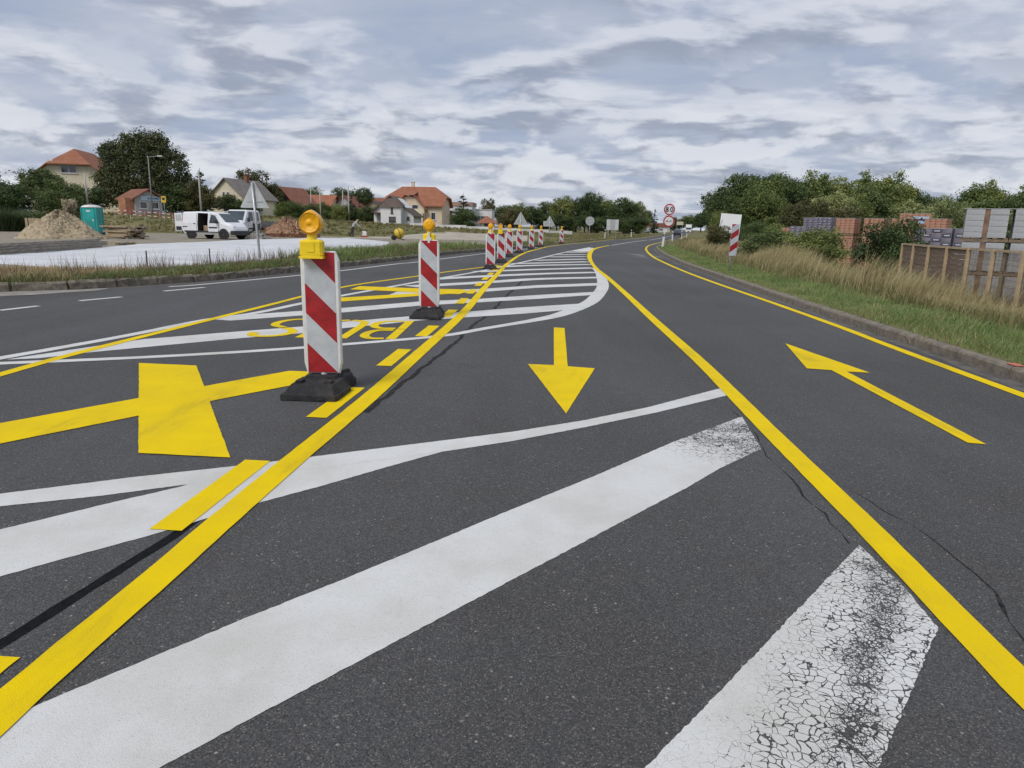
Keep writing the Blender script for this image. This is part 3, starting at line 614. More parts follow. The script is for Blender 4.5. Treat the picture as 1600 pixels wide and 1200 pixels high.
    for a0, a1, k0, k1 in ((fy * 0.018, fy * 0.092, 1.0, 0.96), (fy * 0.092, fy * 0.10, 0.96, 0.86), (fy * 0.018, fy * 0.004, 1.0, 0.9)):
        n = len(ring); cz = 1.39
        vs = [(lx + x * k0, a0, cz + (z - cz) * k0) for x, z in ring] + [(lx + x * k1, a1, cz + (z - cz) * k1) for x, z in ring]
        hd.add(vs, [(i, (i + 1) % n, n + (i + 1) % n, n + i) for i in range(n)] + [tuple(range(n)), tuple(range(n, 2 * n))])
    head = hd.build('lamp_head', M_LENS, root)
    MB().lathe([(0.081, 0.0), (0.081, 0.012), (0.078, 0.016), (0.077, 0.010), (0.060, 0.016), (0.058, 0.0135), (0.040, 0.021), (0.038, 0.0185), (0.020, 0.028), (0.004, 0.033)], 24, 'Y').build('lens', M_LENS, head, True, (lx, fy * 0.099 if fy > 0 else -0.099, 1.39))
    if fy < 0: [setattr(o, 'scale', (1, -1, 1)) for o in bpy.data.objects if o.parent == head]
    else:
        MB().lathe([(0.082, 0.0), (0.080, 0.010), (0.055, 0.018), (0.002, 0.022)], 24, 'Y').build('lens', M_LENS, head, True, (lx, -0.0, 1.39)).scale = (1, -1, 1)
    return root
bA = make_beacon(True); bB = make_beacon(False)
BG = 'red and white warning beacons along the yellow line'
spots = [(-1.60, 5.92, 0, 'A', 'nearest and largest red and white warning beacon with amber lamp, beside the yellow cross'),
         (-1.31, 11.05, 0, 'B', 'second nearest red and white warning beacon, lamp turned away, beside the BUS lettering'),
         (-0.80, 23.9, 2, 'B', 'third nearest warning beacon, leftmost and tallest of the far row of seven'),
         (-0.52, 28.2, -2, 'A', 'fourth nearest warning beacon, second from left in the far row'),
         (-0.25, 33.8, 1, 'B', 'fifth nearest warning beacon, third from left in the far row'),
         (0.25, 39.0, -3, 'B', 'sixth nearest warning beacon, middle of the far row, before a triangular sign back'),
         (1.05, 45.6, 2, 'B', 'seventh nearest warning beacon, third from right in the far row'),
         (1.85, 51.6, -2, 'B', 'eighth nearest warning beacon, second from right in the far row'),
         (4.0, 62.2, 2, 'B', 'farthest and smallest warning beacon, standing alone on the left edge of the bend')]
for i, (x, y, rz, k, lab) in enumerate(spots):
    o = (bA if i == 0 else bB if i == 1 else copy_tree(bA if k == 'A' else bB))
    o.location = (x, y, 0.0065 if i < 2 else 0.0 if x > xl(y) else gz(x, y)); o.rotation_euler = (0, 0, R(rz)); tag(o, lab, 'beacon', BG)

# ------------------------------------------------------------------ signs
def digit_rects(ch, x, z, w, h, t):
    """strokes of 8 and 0 as ring prisms"""
    def ring(cx, cz, rx, rz, n=20):
        out = [(cx + rx * math.copysign(abs(math.cos(a)) ** 1.0, math.cos(a)), cz + rz * math.copysign(abs(math.sin(a)) ** 1.0, math.sin(a))) for a in [2 * math.pi * i / n for i in range(n)]]
        inn = [(cx + (rx - t) / rx * (px - cx), cz + (rz - t) / rz * (pz - cz)) for px, pz in out]
        return out, inn
    return [ring(x, z, w / 2, h / 2)] if ch == '0' else [ring(x, z + h * 0.235, w / 2 * 0.86, h * 0.255), ring(x, z - h * 0.225, w / 2, h * 0.275)]
def round_sign(root, z, r, kind, y=-0.03):
    s = MB().lathe([(r, 0), (r, 0.012)], 32, 'Y', (0, y, z)).build('sign_plate', M_SIGNBACK, root)
    if kind == 'back':
        MB().box((0, y - 0.012, z + r * 0.3), (r * 1.2, 0.02, 0.03)).box((0, y - 0.012, z - r * 0.3), (r * 1.2, 0.02, 0.03)).build('clamp_rail', M_GALV, s); return s
    MB().lathe([(r, 0), (r, -0.004)], 32, 'Y', (0, y - 0.001, z)).build('red_rim', M_SIGNR, s)
    MB().lathe([(r * 0.78, 0), (r * 0.78, -0.004)], 32, 'Y', (0, y - 0.006, z)).build('white_face', M_SIGNW, s)
    if kind == '80':
        for ch, dx in (('8', -0.185), ('0', 0.185)):
            mb = MB()
            for q, (out, inn) in enumerate(digit_rects(ch, dx * r / 0.45, z, r * 0.58, r * 0.92, r * 0.17)):
                n = len(out); vs = [(a, y - 0.0125 - q * 0.003, b) for a, b in out] + [(a, y - 0.0125 - q * 0.003, b) for a, b in inn]
                mb.add(vs, [(i, (i + 1) % n, n + (i + 1) % n, n + i) for i in range(n)])
            mb.build('digit', M_BLACK, s)
    else:   # no overtaking: two small cars side by side
        for dx, m in ((-0.14, mat('faded_symbol_red', (0.40, 0.22, 0.22), 0.5, 0.1, 5)), (0.14, M_GALV)):
            MB().prism([(dx - 0.115, z - 0.06), (dx + 0.115, z - 0.06), (dx + 0.115, z + 0.02), (dx + 0.07, z + 0.035), (dx + 0.045, z + 0.085), (dx - 0.045, z + 0.085), (dx - 0.07, z + 0.035), (dx - 0.115, z + 0.02)], y - 0.012, y - 0.016, 'XZ').build('car_symbol', m, s)
    return s
def post(root, h, r=0.03, lean=(0, 0), z0=-0.3): return MB().tube((0, 0, z0), (lean[0], lean[1], h), r, n=10).build('post', M_GALV, root, True)
t = thing('speed_limit_sign', 'round speed limit 80 sign above a no overtaking sign on one post', 'road sign', (12.4, 59, gz(12.4, 59)))
post(t, 3.3, 0.035); round_sign(t, 2.84, 0.45, '80', -0.05); s2 = round_sign(t, 1.92, 0.45, 'cars', -0.055)
MB().lathe([(0.45, 0), (0.45, 0.012)], 32, 'Y', (0.06, 0.06, 1.86)).build('sign_plate', M_SIGNBACK, t)

def tri_sign(name, label, loc, rz, h, side, lean=(0, 0), extra=False, r_post=0.032):
    t = thing(name, label, 'road sign', loc, rz, 'triangular signs seen from behind'); post(t, h + side * 0.80, r_post, lean)
    k = (h + side * 0.3) / (h + side * 0.8); ox, oy = lean[0] * k, lean[1] * k
    c = 0.05; s2 = side / 2; H_ = side * 0.866
    out = [(-s2 + c, 0), (s2 - c, 0), (s2 - c * 0.3, c * 0.5), (c * 0.5, H_ - c * 0.6), (0, H_ - c * 0.3), (-c * 0.5, H_ - c * 0.6), (-s2 + c * 0.3, c * 0.5)]
    s = MB().prism([(x + ox, z + h) for x, z in out], oy + 0.04, oy + 0.052, 'XZ').build('sign_plate', M_SIGNBACK, t)
    MB().box((ox, oy + 0.032, h + side * 0.2), (side * 0.55, 0.016, 0.03)).build('clamp_rail', M_GALV, s)
    rim = MB().prism([(x * 1.0 + ox, z + h) for x, z in out], oy + 0.053, oy + 0.056, 'XZ').build('red_rim', M_SIGNR, s)
    if extra: MB().box((-0.12, 0.045, h + 0.22), (0.95, 0.012, 0.5)).build('supplementary_plate', M_SIGNBACK, t)
    return t
ts = tri_sign('triangular_road_sign', 'leaning triangular sign seen from behind, beside the white sheeting', (-8.82, 25.0, gz(-8.8, 25)), R(-6), 1.72, 1.05, (-0.16, 0.0), r_post=0.045)
tri_sign('triangular_road_sign', 'triangular sign back behind the middle of the far beacon row', (0.45, 60.0, gz(0.45, 60)), 0.0, 1.42, 1.2)
tri_sign('triangular_road_sign', 'triangular sign back with a plate below, between the two rightmost beacons', (3.3, 70.0, gz(3.3, 70)), 0.0, 1.35, 1.15, extra=True)
t = thing('round_road_sign', 'single round sign seen from behind on a thin post left of the bend', 'road sign', (7.68, 75, gz(7.68, 75)))
post(t, 2.35, 0.03); round_sign(t, 1.92, 0.45, 'back')
t = thing('rectangular_road_sign', 'grey rectangular sign back on two legs left of the bend', 'road sign', (12.7, 95, gz(12.7, 95)))
for dx in (-0.5, 0.5): MB().tube((dx, 0.04, -0.3), (dx, 0.04, 2.1), 0.03, n=8).build('leg', M_GALV, t)
MB().box((0, 0, 1.68), (1.55, 0.02, 1.35)).build('sign_plate', mat('pale_sign_back', (0.55, 0.56, 0.55), 0.5, 0.1, 4), t)
MB().box((0.0, -0.016, 1.68), (0.62, 0.01, 1.35)).build('stiffener', M_SIGNBACK, t)
for (x, y, s_, lab) in ((65, 370, 'r', 'tiny white round sign with a plate far left of the road end'), (47.5, 250, 't', 'tiny white triangular sign far left of the road end')):
    t = thing('distant_road_sign', lab, 'road sign', (x, y, gz(x, y)))
    if s_ == 'r': post(t, 3.6, 0.06); MB().lathe([(0.75, 0), (0.75, 0.03)], 20, 'Y', (0, -0.1, 3.2)).build('sign_plate', M_SIGNW, t); MB().box((0, -0.1, 1.75), (1.5, 0.03, 1.1)).build('supplementary_plate', M_SIGNW, t)
    else: post(t, 1.5, 0.05); MB().prism([(-0.6, 0.6), (0.6, 0.6), (0, 1.75)], -0.1, -0.07, 'XZ').build('sign_plate', M_SIGNW, t)

# red and white hazard marker on the right verge
t = thing('hazard_marker', 'red and white striped hazard marker leaning on a post on the right verge', 'road sign', (6.87, 23.0, gz(6.87, 23)))
t.rotation_euler = (0, R(2.0), R(8))
MB().tube((0.0, 0, -0.3), (0.0, 0, 1.44), 0.03, n=10).build('post', M_GALV, t, True)
pl_ = MB().box((0.03, -0.045, 0.99), (0.245, 0.012, 0.98)).build('marker_plate', M_SIGNBACK, t)
for i in range(6):
    m = (M_REDF, M_WHF)[i % 2]; b0 = 0.50 + (5 - i) * 0.196 - 0.20 + 0.196; lo_, hi_ = 0.50, 1.48
    pts = [(-0.09, b0 - 0.10), (0.15, b0 + 0.08), (0.15, b0 + 0.276), (-0.09, b0 + 0.096)]
    # clip to the plate
    def clip(poly, z, keep_above):
        out = []
        for j in range(len(poly)):
            a, b = poly[j], poly[(j + 1) % len(poly)]; ia = (a[1] >= z) == keep_above; ib = (b[1] >= z) == keep_above
            if ia: out.append(a)
            if ia != ib: s = (z - a[1]) / (b[1] - a[1]); out.append((a[0] + (b[0] - a[0]) * s, z))
        return out
    q = clip(clip(pts, lo_, True), hi_, False)
    if len(q) > 2: MB().prism(q, -0.052, -0.055, 'XZ').build('red_stripe' if m is M_REDF else 'white_stripe', m, pl_)

# blank white board on two raking poles
t = thing('blank_board', 'tall blank white board on raking poles in the right verge', 'notice board', (15.9, 55, gz(15.9, 55)))
t.rotation_euler = (0, R(3.5), R(-4))
bd = MB().box((0.20, 0, 1.52), (1.52, 0.03, 2.0)).build('board', mat('board_white', (0.86, 0.87, 0.87), 0.5, 0.02, 3), t)
MB().tube((-0.95, -0.05, -0.1), (-0.45, -0.04, 2.1), 0.035, n=8).build('pole', M_WPL, t); MB().tube((0.9, 0.05, -0.3), (0.86, 0.05, 2.4), 0.035, n=8).build('pole', M_WPL, t)
MB().box((0.20, 0.03, 2.2), (1.5, 0.03, 0.06)).box((0.20, 0.03, 0.9), (1.5, 0.03, 0.06)).build('batten', mat('raw_timber', (0.36, 0.27, 0.17), 0.8, 0.2, 6), t)

# roadside delineator posts
def make_delin():
    t = thing('delineator_post', 'd', 'delineator')
    prof = [(-0.06, -0.05), (0.06, -0.05), (0.075, 0.02), (0.03, 0.055), (-0.03, 0.055), (-0.075, 0.02)]
    n = 6; mb = MB(); vs = [(x, y, -0.2) for x, y in prof] + [(x, y, 0.76) for x, y in prof]; mb.add(vs, [(i, (i + 1) % n, n + (i + 1) % n, n + i) for i in range(n)])
    mb.build('shaft', M_WPL, t)
    mb = MB(); vs = [(x * 1.02, y * 1.02, 0.755) for x, y in prof] + [(x * 1.02, y * 1.02, 0.93 + (0.05 if x > 0 else 0)) for x, y in prof]; mb.add(vs, [(i, (i + 1) % n, n + (i + 1) % n, n + i) for i in range(n)]).build('black_band', M_BLACK, t)
    mb = MB(); vs = [(x, y, 0.93 + (0.05 if x > 0 else 0)) for x, y in prof] + [(x * 0.9, y * 0.9, 1.02 + (0.04 if x > 0 else 0)) for x, y in prof]; mb.add(vs, [(i, (i + 1) % n, n + (i + 1) % n, n + i) for i in range(n)] + [tuple(range(n, 2 * n))]).build('cap', M_WPL, t)
    MB().box((0, -0.056, 0.85), (0.05, 0.012, 0.13)).build('reflector', mat('reflector_grey', (0.5, 0.5, 0.52), 0.2, 0.05, 5), t)
    return t
dp = make_delin()
for i, (x, y, lean, lab) in enumerate([(10.85, 53.2, 5, 'nearest white delineator post with black band, tilted, in front of the speed limit sign'),
        (17.9, 82.5, 0, 'second white delineator post along the right edge of the bend'), (23.2, 101, 0, 'third white delineator post along the right edge of the bend'), (28.6, 121, 0, 'farthest white delineator post along the right edge of the bend'),
        (11.35, 91.5, 0, 'white delineator post on the left edge near the round sign back'), (17.6, 110, 0, 'white delineator post with black band farther along the left edge')]):
    o = dp if i == 0 else copy_tree(dp); o.location = (x, y, gz(x, y)); o.rotation_euler = (0, R(lean), R(20 * i)); tag(o, lab, 'delineator', 'white delineator posts')
# ------------------------------------------------------------------ building site on the left
M_GRAV = mat('site_gravel_ground', (0.30, 0.265, 0.20), 0.95, 0.2, 1.1, 0.8, 25, col2=(0.21, 0.185, 0.14), coord='World', det=7)
o = patch('site_ground', [(-34, 15.5), (-16, 16.5), (-9.2, 16.6), (-8.0, 18.8), (-7.4, 26), (-6.4, 33), (-4.6, 38), (-2.6, 46), (-1.2, 52), (-0.6, 58), (-2.5, 67), (-22, 67.5), (-48, 67), (-60, 50)], 0.135, M_GRAV, None, 0.12, 0.8)
tag(o, kind='structure')

vs, fs = [], []; ysg = np.arange(62, 83.1, 1.5); nxg = 15; rgs = random.Random(8)
for y in ysg:
    xa, xb = -16.5 + (y - 62) * 0.42 + rgs.uniform(-0.9, 0.9), min(xl(y) - 2.2, -0.2 + 0.02 * y)
    for i in range(nxg):
        x = xa + (xb - xa) * i / (nxg - 1); vs.append((x, y, gz(x, y) + 0.03))
fs = [(j * nxg + i, j * nxg + i + 1, (j + 1) * nxg + i + 1, (j + 1) * nxg + i) for j in range(len(ysg) - 1) for i in range(nxg - 1)]
tag(MB().add(vs, fs).build('site_ground', mat('pale_compacted_gravel', (0.40, 0.355, 0.28), 0.95, 0.15, 0.6, 0.6, 20, coord='World', det=7)), kind='structure')

# white sheeting laid over the fresh slab
front = [(-24, 24.5), (-13.6, 19.2), (-12.2, 18.5), (-9.7, 17.0), (-8.7, 17.3), (-8.5, 20), (-8.4, 24), (-8.2, 30), (-8.1, 37), (-8.0, 45), (-9.0, 52)]
back = [(-26, 27.5), (-18.3, 26.6), (-17.6, 28.6), (-18.2, 31.5), (-18.6, 35), (-18.7, 39), (-18.6, 44), (-18.2, 48.0), (-17.6, 52), (-16.6, 56), (-14.0, 62)]
def sheet():
    F_ = [front[0]] + front[1:]; n = len(F_); vs = []; rg = random.Random(4); K = 16
    fr = smooth(front, 0.8); bk = smooth(back, 0.8); N = 60
    pick = lambda L, t: L[min(len(L) - 1, int(t * (len(L) - 1)))]
    for i in range(N + 1):
        a, b = pick(fr, i / N), pick(bk, i / N)
        for k in range(K + 1):
            q = a.lerp(b, k / K); z = 0.19 + rg.uniform(-0.012, 0.012) + 0.02 * math.sin(q.x * 0.9 + q.y * 0.5)
            if k == 0 or k == K or i in (0, N): z = 0.13
            vs.append((q.x, q.y, z))
    fs = [(i * (K + 1) + k, i * (K + 1) + k + 1, (i + 1) * (K + 1) + k + 1, (i + 1) * (K + 1) + k) for i in range(N) for k in range(K)]
    m = mat('white_geotextile', (0.60, 0.605, 0.62), 0.75, 0.07, 0.7, 0.6, 3.0, coord='World', dirt=0.12)
    o = MB().add(vs, fs).build('protective_sheeting', m, None, True); tag(o, 'white protective sheeting spread over the ground left of the road', 'sheeting')
sheet()
M_PLANK = mat('weathered_plank', (0.27, 0.24, 0.195), 0.9, 0.25, 3, 0.5, 40, stretch=(8, 1, 8))
M_PLANK2 = mat('tan_plank', (0.36, 0.28, 0.18), 0.9, 0.25, 3, 0.5, 40, stretch=(8, 1, 8))
def plank_stack(label, loc, rz, n_layers, per, L, pw, ph, m1, m2, seed, mess=0.03):
    t = thing('plank_stack', label, 'timber', loc, rz, 'timber on the building site'); rg = random.Random(seed); z = 0
    for k in range(n_layers):
        for j in range(per):
            Lk = L * rg.uniform(0.8, 1.0)
            mb = MB().box((0, 0, 0), (pw * 0.96, Lk, ph * 0.94))
            mb.build('plank', rg.choice((m1, m1, m2)), t, loc=((j - (per - 1) / 2) * pw + rg.uniform(-mess, mess), rg.uniform(-0.25, 0.25), z + ph / 2), rz=rg.uniform(-mess, mess) * 0.35)
        z += ph
    return t
plank_stack('long stack of weathered formwork planks beside the white sheeting', (-17.6, 27.0, 0.14), R(8), 4, 5, 9.0, 0.22, 0.10, M_PLANK, M_PLANK2, 3)
plank_stack('short untidy stack of boards right of the portable toilet', (-25.0, 46.5, 0.14), R(62), 8, 4, 2.6, 0.32, 0.10, M_PLANK2, M_PLANK, 5, 0.12)
plank_stack('low pile of tan boards at the back of the white sheeting', (-21.3, 37.2, 0.14), R(58), 2, 4, 5.5, 0.2, 0.06, M_PLANK2, M_PLANK, 8, 0.08)

def heap(name, label, cat, loc, rx, ry, h, m, seed, stones=220, smax=0.09):
    rg = np.random.default_rng(seed); t = thing(name, label, cat, loc)
    N, K = 120, 44; vs = [(0, 0, h)]; ph = rg.uniform(0, 6, 8)
    for k in range(1, K + 1):
        for i in range(N):
            a = 2 * math.pi * i / N; r = k / K
            wob = 1 + 0.10 * math.sin(2 * a + ph[0]) + 0.07 * math.sin(3 * a + ph[1]) + 0.04 * math.sin(7 * a + ph[2])
            z = h * (1.16 * (1 - r) ** 0.95 - 0.16 * (1 - r) ** 6) * (1 + 0.10 * math.sin(5 * a + 6 * r + ph[3])) if r < 1 else -0.06
            vs.append((math.cos(a) * r * rx * wob + rg.normal(0, 0.03), math.sin(a) * r * ry * wob + rg.normal(0, 0.03), max(-0.06, z * (0.9 if r > 0.85 else 1) + rg.normal(0, 0.035))))
    fs = [(0, 1 + i, 1 + (i + 1) % N) for i in range(N)] + [(1 + (k - 1) * N + i, 1 + k * N + i, 1 + k * N + (i + 1) % N, 1 + (k - 1) * N + (i + 1) % N) for k in range(1, K) for i in range(N)]
    body = MB().add(vs, fs).build('mound', m, t, True)
    mb = MB()
    for _ in range(stones):
        a = rg.uniform(0, 2 * math.pi); r = rg.uniform(0.05, 1.08); q_ = max(0, 1 - r); z = h * (1.16 * q_ ** 0.95 - 0.16 * q_ ** 6); s = rg.uniform(0.03, smax)
        mb.box((math.cos(a) * r * rx, math.sin(a) * r * ry, z + 0.01), (s * 1.4, s, s), rg.uniform(0, 3), 0.7)
    st = mb.build('stones', m, t); tag(st, kind='stuff'); return t
M_PILE = mat('yellow_gravel', (0.44, 0.365, 0.25), 0.95, 0.3, 5.0, 1.0, 22, col2=(0.33, 0.26, 0.165), det=8)
heap('gravel_heap', 'heap of yellowish gravel left of the turquoise toilet', 'gravel heap', (-27.45, 43.8, 0.13), 2.15, 2.1, 1.55, M_PILE, 3, 160, 0.06)
heap('gravel_heap', 'small grey gravel heap beside the parked vans', 'gravel heap', (-18.5, 52.2, 0.13), 1.0, 0.8, 0.55, mat('grey_gravel', (0.38, 0.35, 0.31), 0.95, 0.25, 5, 0.9, 20), 5, 80, 0.06)

# rubble and scrap timber with a rusty steel edge
t = thing('rubble_heap', 'brown heap of broken timber and brick rubble behind the white sheeting', 'rubble', (-19.3, 61.5, 0.14))
hh = heap('mound_source', 'x', 'x', (0, 0, 0), 2.5, 1.6, 1.5, mat('brown_rubble', (0.27, 0.16, 0.10), 0.95, 0.35, 4, 1.0, 12), 9, 0)
for ch in [x for x in bpy.data.objects if x.parent == hh]:
    if ch.name.startswith('stones'): bpy.data.objects.remove(ch)
    else: ch.parent = t
bpy.data.objects.remove(hh)
rg = np.random.default_rng(11)
for mname, col, cnt in (('scrap_timber', (0.42, 0.29, 0.17), 150), ('brick_shards', (0.36, 0.17, 0.10), 140)):
    vs_, fs_ = [], []; mb = MB()
    for _ in range(cnt):
        a = rg.uniform(0, 2 * math.pi); r = math.sqrt(rg.uniform(0, 1)); x, y = math.cos(a) * r * 2.5, math.sin(a) * r * 1.6; z = 1.5 * (1 - r) + 0.1
        d = Vector(rg.normal(0, 1, 3)); d.z *= 0.5; d.normalize(); L = rg.uniform(0.2, 0.75) if 'timber' in mname else rg.uniform(0.1, 0.28)
        c = Vector((x, y, z)); wd = 0.05 if 'timber' in mname else 0.09
        mb.tube(c - d * L / 2, c + d * L / 2, wd, wd * 0.8, n=4)
    tag(mb.build('debris', mat(mname, col, 0.9, 0.35, 3), t), kind='stuff')
M_RUST = mat('rusty_steel', (0.13, 0.055, 0.03), 0.85, 0.35, 5, 0.5, 30)
MB().box((0.2, -1.65, 0.14), (6.0, 0.10, 0.32)).box((-2.7, -0.9, 0.14), (0.1, 1.6, 0.3)).build('steel_edge', M_RUST, t)
t = thing('steel_trough', 'dark steel trough left of the rubble heap', 'trough', (-22.2, 60.5, 0.14), R(8))
MB().box((0, 0, 0.10), (1.7, 1.1, 0.08)).box((0, -0.52, 0.55), (1.7, 0.05, 0.95)).box((0, 0.52, 0.55), (1.7, 0.05, 0.95)).box((-0.82, 0, 0.55), (0.05, 1.0, 0.95)).box((0.82, 0, 0.55), (0.05, 1.0, 0.95)).build('tub', mat('dark_steel', (0.06, 0.06, 0.062), 0.6, 0.3, 4), t)
MB().box((0, -0.55, 1.03), (1.8, 0.08, 0.07)).box((0, 0.55, 1.03), (1.8, 0.08, 0.07)).build('rim', M_RUST, t)

# portable toilet
t = thing('portable_toilet', 'turquoise portable toilet with a white roof behind the gravel heap', 'portable toilet', (-32.3, 55.6, 0.12), R(5))
M_TURQ = mat('turquoise_plastic', (0.018, 0.30, 0.28), 0.45, 0.12, 3)
M_TURQ2 = mat('turquoise_door_plastic', (0.02, 0.36, 0.33), 0.45, 0.1, 3)
MB().box((0, 0, 0.10), (1.16, 1.16, 0.16)).build('skid', mat('dark_plastic', (0.03, 0.03, 0.032), 0.6, 0.2, 5), t)
mb = MB().box((0, 0, 1.10), (1.08, 1.08, 1.86))
for s in (-1, 1):
    for q in (-1, 1): mb.box((s * 0.53, q * 0.53, 1.1), (0.07, 0.07, 1.88))
mb.build('cabin', M_TURQ, t)
for ang in range(4):
    a = R(90 * ang); nx, ny = math.sin(a), -math.cos(a)
    if ang == 0:
        d = MB().box((0, -0.556, 1.08), (0.82, 0.03, 1.72)).build('door', M_TURQ2, t)
        MB().box((0.30, -0.585, 1.1), (0.07, 0.03, 0.16)).build('handle', M_WPL, d); MB().box((0, -0.575, 1.78), (0.28, 0.01, 0.12)).build('plate', M_WPL, d)
        MB().box((0, -0.575, 0.75), (0.62, 0.012, 0.75)).build('door_panel', M_TURQ, d)
    else:
        MB().box((nx * 0.545, ny * 0.545, 1.72), (0.03 if nx else 0.8, 0.03 if ny else 0.8, 0.35)).build('vent_panel', M_TURQ2, t)
        MB().box((nx * 0.545, ny * 0.545, 0.85), (0.025 if nx else 0.8, 0.025 if ny else 0.8, 1.1)).build('side_panel', M_TURQ2, t)
mb = MB(); k = 8
rings = [(0.60, 2.03), (0.60, 2.08), (0.52, 2.16), (0.36, 2.22), (0.12, 2.25)]; vs = []
for r, z in rings:
    for i in range(16):
        a = 2 * math.pi * (i + 0.5) / 16; q = 1 / max(abs(math.cos(a)), abs(math.sin(a))) ** 0.8; vs.append((math.cos(a) * r * q, math.sin(a) * r * q, z))
fs = [(j * 16 + i, j * 16 + (i + 1) % 16, (j + 1) * 16 + (i + 1) % 16, (j + 1) * 16 + i) for j in range(4) for i in range(16)] + [tuple(range(64, 80)), tuple(range(15, -1, -1))]
mb.add(vs, fs).build('roof', M_WPL, t, True); MB().tube((0.42, 0.42, 2.1), (0.42, 0.42, 2.36), 0.05, n=10).build('vent_pipe', MATS['dark_plastic'], t)

# ------------------------------------------------------------------ vehicles
M_VANW = mat('van_white_paint', (0.74, 0.75, 0.77), 0.28, 0.03, 2, spec=0.6)
M_TYRE = mat('tyre_rubber', (0.02, 0.02, 0.021), 0.85, 0.2, 20)
M_RIM = mat('wheel_steel', (0.30, 0.31, 0.32), 0.4, 0.1, 9, metal=0.7)
M_GLASS = mat('dark_window_glass', (0.045, 0.06, 0.07), 0.08, 0.25, 1.5, spec=0.8)
M_TRIM = mat('black_bumper_plastic', (0.025, 0.026, 0.028), 0.6, 0.2, 6)
M_CABIN = mat('van_interior', (0.05, 0.045, 0.04), 0.9, 0.3, 3)
def wheel(root, x, y, r=0.32, wd=0.2):
    s = 1 if y > 0 else -1
    w_ = link('wheel', MB().lathe([(r * 0.62, -wd / 2), (r * 0.95, -wd / 2), (r, -wd / 2 + 0.03), (r, wd / 2 - 0.03), (r * 0.95, wd / 2), (r * 0.62, wd / 2)], 24, 'Y').mesh('wheel', M_TYRE), root, (x, y, r))
    MB().lathe([(r * 0.6, wd * 0.40), (r * 0.56, wd * 0.5), (r * 0.42, wd * 0.42), (r * 0.18, wd * 0.46), (r * 0.02, wd * 0.52)], 20, 'Y').build('rim', M_RIM, w_).scale = (1, s, 1)
def loft(st, skip=(), closed=True):
    """st: stations of ring points for the right half (y<0 side mirrored)"""
    mb = MB(); c = len(st[0][1]) * 2; vs = []
    for x, half in st:
        vs += [(x, -y, z) for y, z in half] + [(x, y, z) for y, z in reversed(half)]
    fs = []
    for i in range(len(st) - 1):
        for a in range(c):
            if (i, a) in skip: continue
            fs.append((i * c + a, i * c + (a + 1) % c, (i + 1) * c + (a + 1) % c, (i + 1) * c + a))
    fs += [tuple(range(c - 1, -1, -1)), tuple(range((len(st) - 1) * c, len(st) * c))]
    return mb.add(vs, fs)
def half(hw, z0, zs, zb, zr, k=0.86): return [(hw * 0.92, z0), (hw, zs), (hw * 0.995, zb), (hw * k, zr - 0.10), (hw * k * 0.86, zr)]
